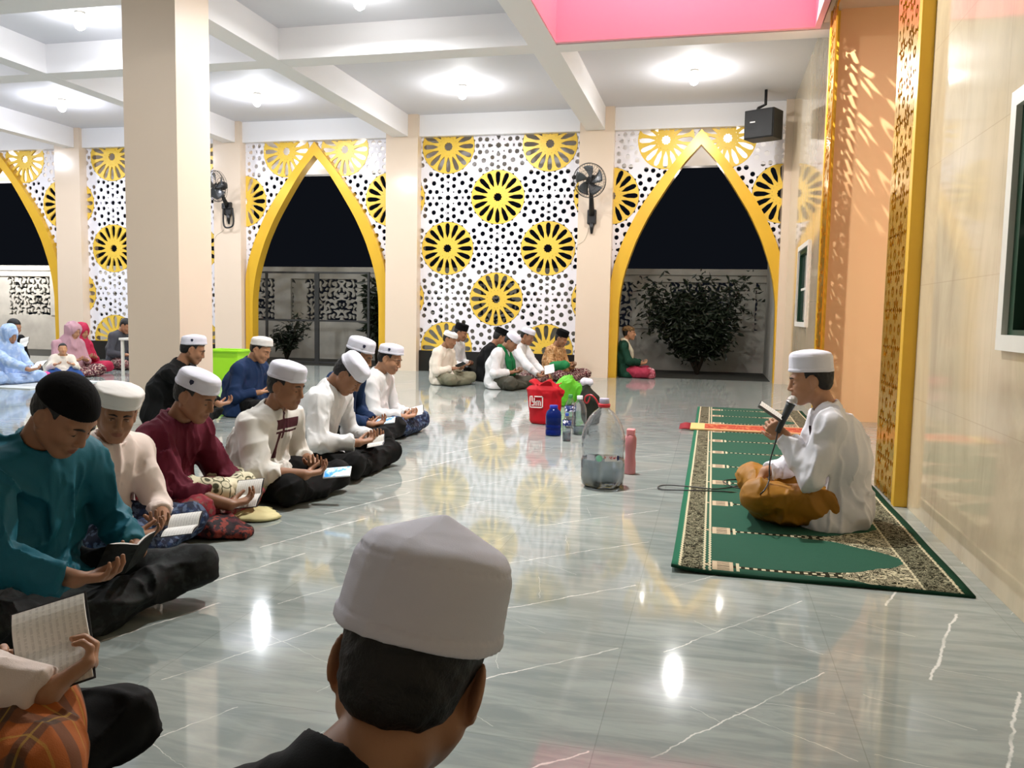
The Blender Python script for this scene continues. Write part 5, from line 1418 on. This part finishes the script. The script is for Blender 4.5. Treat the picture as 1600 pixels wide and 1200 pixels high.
soft('pink_pouch', 'bright pink pouch lying on the floor before the blue-robed woman', 'pouch', [((a[0]-.05, a[1]+.1, .04), (a[0]+.09, a[1]+.15, .08), .06, .07)], cloth('hot_pink_cloth', '#e24a90', .6), .008, .008, 16)
a = floor_at(5, 606); o = slab('pale_mat', a[0]-.9, a[0]+.45, a[1]-.05, a[1]+1.2, 0.001, .012, mat('pale_mat_cloth', '#cfd6d8', .8), kind=None); tag(o, 'thin pale mat under the woman in light blue', 'mat')

# ================================================================== fans, speaker
M_FANB = mat('black_fan_plastic', '#141416', .4); M_BLADE = mat('smoky_blade', '#4a4d50', .3)
def fan(label, loc, yaw, tilt, foot):
    """wall fan; loc centre of the cage, foot: bracket height below"""
    r = empty('wall_fan', tuple(loc)); tag(r, label, 'fan', 'wall fans on the pillars')
    h = empty('fan_head', (0, 0, 0), 0, r); h.rotation_euler = (math.radians(tilt), 0, math.radians(yaw)); R0 = .27
    mb = MB()
    for rad, y in ((R0, 0), (R0*.98, -.05), (R0*.62, -.09), (.06, -.11), (R0*.98, .05), (R0*.5, .10)):
        mb.tube([(rad*math.cos(a), y, rad*math.sin(a)) for a in np.linspace(0, 2*math.pi, 41)[:-1]], .006 if rad == R0 else .0028, 5, closed=True)
    for k in range(36):
        a = k*2*math.pi/36; c_, s_ = math.cos(a), math.sin(a)
        mb.tube([(rr*c_, y, rr*s_) for rr, y in ((.05, -.11), (R0*.62, -.09), (R0*.98, -.05), (R0, 0), (R0*.98, .05), (R0*.5, .10))], .0016, 4, cap=False)
    mb.done('cage', M_FANB, h)
    mb = MB()
    for k in range(5):
        g_ = []
        for i in range(7):
            u = i/6; rr = .045+u*.19; row = []
            for j in range(6):
                v = j/5-.5; a = k*2*math.pi/5+v*(1.0-.15*u)+u*.35; row.append((rr*math.cos(a), v*.06-.01, rr*math.sin(a)))
            g_.append(row)
        mb.sheet(g_)
    o_ = mb.done('blades', M_BLADE, h); sm = o_.modifiers.new('t', 'SOLIDIFY'); sm.thickness = .003
    mb = MB(); mb.lathe([(.04, -.045), (.048, -.02), (.05, .02)], 20); mb.lathe([(.045, .05), (.075, .07), (.08, .14), (.06, .19), (.03, .20)], 20)
    for v in mb.bm.verts: v.co = Vector((v.co.x, v.co.z, v.co.y))
    mb.done('motor', M_FANB, h)
    mb = MB(); wy = YP-loc[1]
    mb.tube([(0, .12, -.05), (0, wy*.6, -.20), (0, wy-.05, foot+.30)], [.03, .035, .05], 10)
    mb.obox((0, wy-.035, foot+.27), .075, .03, .12, None, .02); mb.tube([(0, wy-.03, foot+.18), (0, wy-.015, foot)], [.045, .018], 10)
    mb.done('bracket', M_FANB, r)
    MB().tube(catmull([(-.05, wy-.004, foot+.1), (-.12, wy-.004, foot-.1), (-.30, wy-.004, foot-.25), (-.31, wy-.004, foot-.6)], 5), .004, 5).done('cable', mat('white_cord', '#d8ccbc', .5), r)
    return r
fan('black wall fan on the pillar left of the right-hand arch', at(921, 282, 13.30), -14, 14, -.80)
fan('black wall fan half hidden behind the near pillar', at(338, 291, 13.30), -25, 10, -.62)
mb = MB(); q = [at(*p) for p in ((349, 322, 13.62), (349, 345, 13.62), (352, 355, 13.62), (362, 354, 13.62), (365, 345, 13.62), (363, 325, 13.62))]
mb.tube(catmull([tuple(v) for v in q], 5), .016, 8); qq = at(354, 322, 13.64); mb.obox(tuple(qq), .09, .03, .055, None, .015)
o = mb.done('hanging_strap', M_FANB); tag(o, 'black strap hanging under a small box beside the left wall fan', 'strap')
s0 = at(1193, 196, 13.05); r = empty('loudspeaker', tuple(s0), math.radians(-28)); tag(r, 'black loudspeaker hanging in the far right corner under the ceiling', 'speaker')
mb = MB(); mb.box(-.23, .23, -.16, .16, -.21, .21, bev=.012); mb.done('cabinet', mat('black_cabinet', '#17181a', .5), r)
MB().box(-.215, .215, -.175, -.158, -.195, .195, bev=.006).done('grille', mat('dark_grille', '#0c0d0f', .6, bump=.7, bscale=500), r)
MB().box(-.13, -.05, -.180, -.174, .02, .035).done('nameplate', MKW, r)
MB().tube([(-.12, .0, .21), (-.10, .02, .27), (.0, .04, .31), (.0, .04, .535)], .022, 8).done('bracket', M_FANB, r)

# ================================================================== outside: gate and bushes
zg = -.05
r = empty('metal_gate', (-7.05, 15.35, zg)); tag(r, 'dark metal gate frame outside the middle arch', 'gate')
gx = [float(at(x, 500, 15.35)[0])+7.05 for x in (417, 497, 576)]; gz = [float(at(497, y, 15.35)[2])-zg for y in (426, 501, 566)]
mb = MB()
for x in gx: mb.box(x-.022, x+.022, -.02, .02, 0, gz[0]+.02)
for z in gz: mb.box(gx[0]-.3, gx[2]+.02, -.018, .018, z-.018, z+.018)
mb.box(gx[1]-.07, gx[1]-.02, -.02, .02, 0, gz[0]); mb.done('gate_bars', mat('grey_iron', '#3f4141', .6), r)
def bush(name, label, c, rx, rz_, n, seed, L=.16, col='#1f2a1a', cat='bush', stems=9):
    rnd = np.random.RandomState(seed); r = empty(name, (c[0], c[1], -.05)); tag(r, label, cat)
    mb = MB(); tips = []
    for k in range(stems):
        a = rnd.uniform(0, 2*math.pi); rr = rnd.uniform(.3, 1); e = np.array([rx*rr*math.cos(a), .5*rx*rr*math.sin(a), rz_*rnd.uniform(.5, 1)])
        m_ = e*.5+np.array([0, 0, rz_*.12]); mb.tube([(0, 0, 0), tuple(m_), tuple(e)], [.022, .013, .005], 6); tips.append((m_, e))
    mb.done('stems', mat('bark', '#3a3226', .9), r)
    mb = MB()
    for i in range(n):
        m_, e = tips[rnd.randint(stems)]; t = rnd.uniform(-.75, 1.08); p = m_+(e-m_)*t+rnd.normal(0, .17*rx, 3)*np.array([1, .6, .8]); p[2] = max(p[2], .05)
        d = rnd.normal(0, 1, 3); d[2] = d[2]*.5-.25; d /= np.linalg.norm(d); s_ = np.cross(d, rnd.normal(0, 1, 3)); s_ /= np.linalg.norm(s_); l_ = L*rnd.uniform(.6, 1.15); w2 = l_*.17; up = np.cross(d, s_)
        a_ = [p, p+d*l_*.45+s_*w2+up*.01, p+d*l_-up*.02, p+d*l_*.45-s_*w2+up*.01, p+d*l_*.45-up*.006]
        v = [mb.bm.verts.new(tuple(q)) for q in a_]; mb.bm.faces.new((v[0], v[1], v[4])); mb.bm.faces.new((v[1], v[2], v[4])); mb.bm.faces.new((v[2], v[3], v[4])); mb.bm.faces.new((v[3], v[0], v[4]))
    mb.done('leaves', mat('leaf_'+name, col, .45, var=.35, scale=6), r, fixn=False)
bc = at(1090, 560, 16.0); bush('leafy_bush', 'dark leafy bush against the boundary wall outside the right-hand arch', bc, .98, 1.75, 6500, 3, .17, stems=16)
bc = at(448, 560, 16.2); bush('small_bush', 'small dark bush low outside the middle arch', bc, .45, .95, 600, 4, .15)
bc = at(588, 560, 15.9); bush('palm_like_shrub', 'dark shrub behind the right side of the middle arch', bc, .35, 1.9, 700, 5, .26)
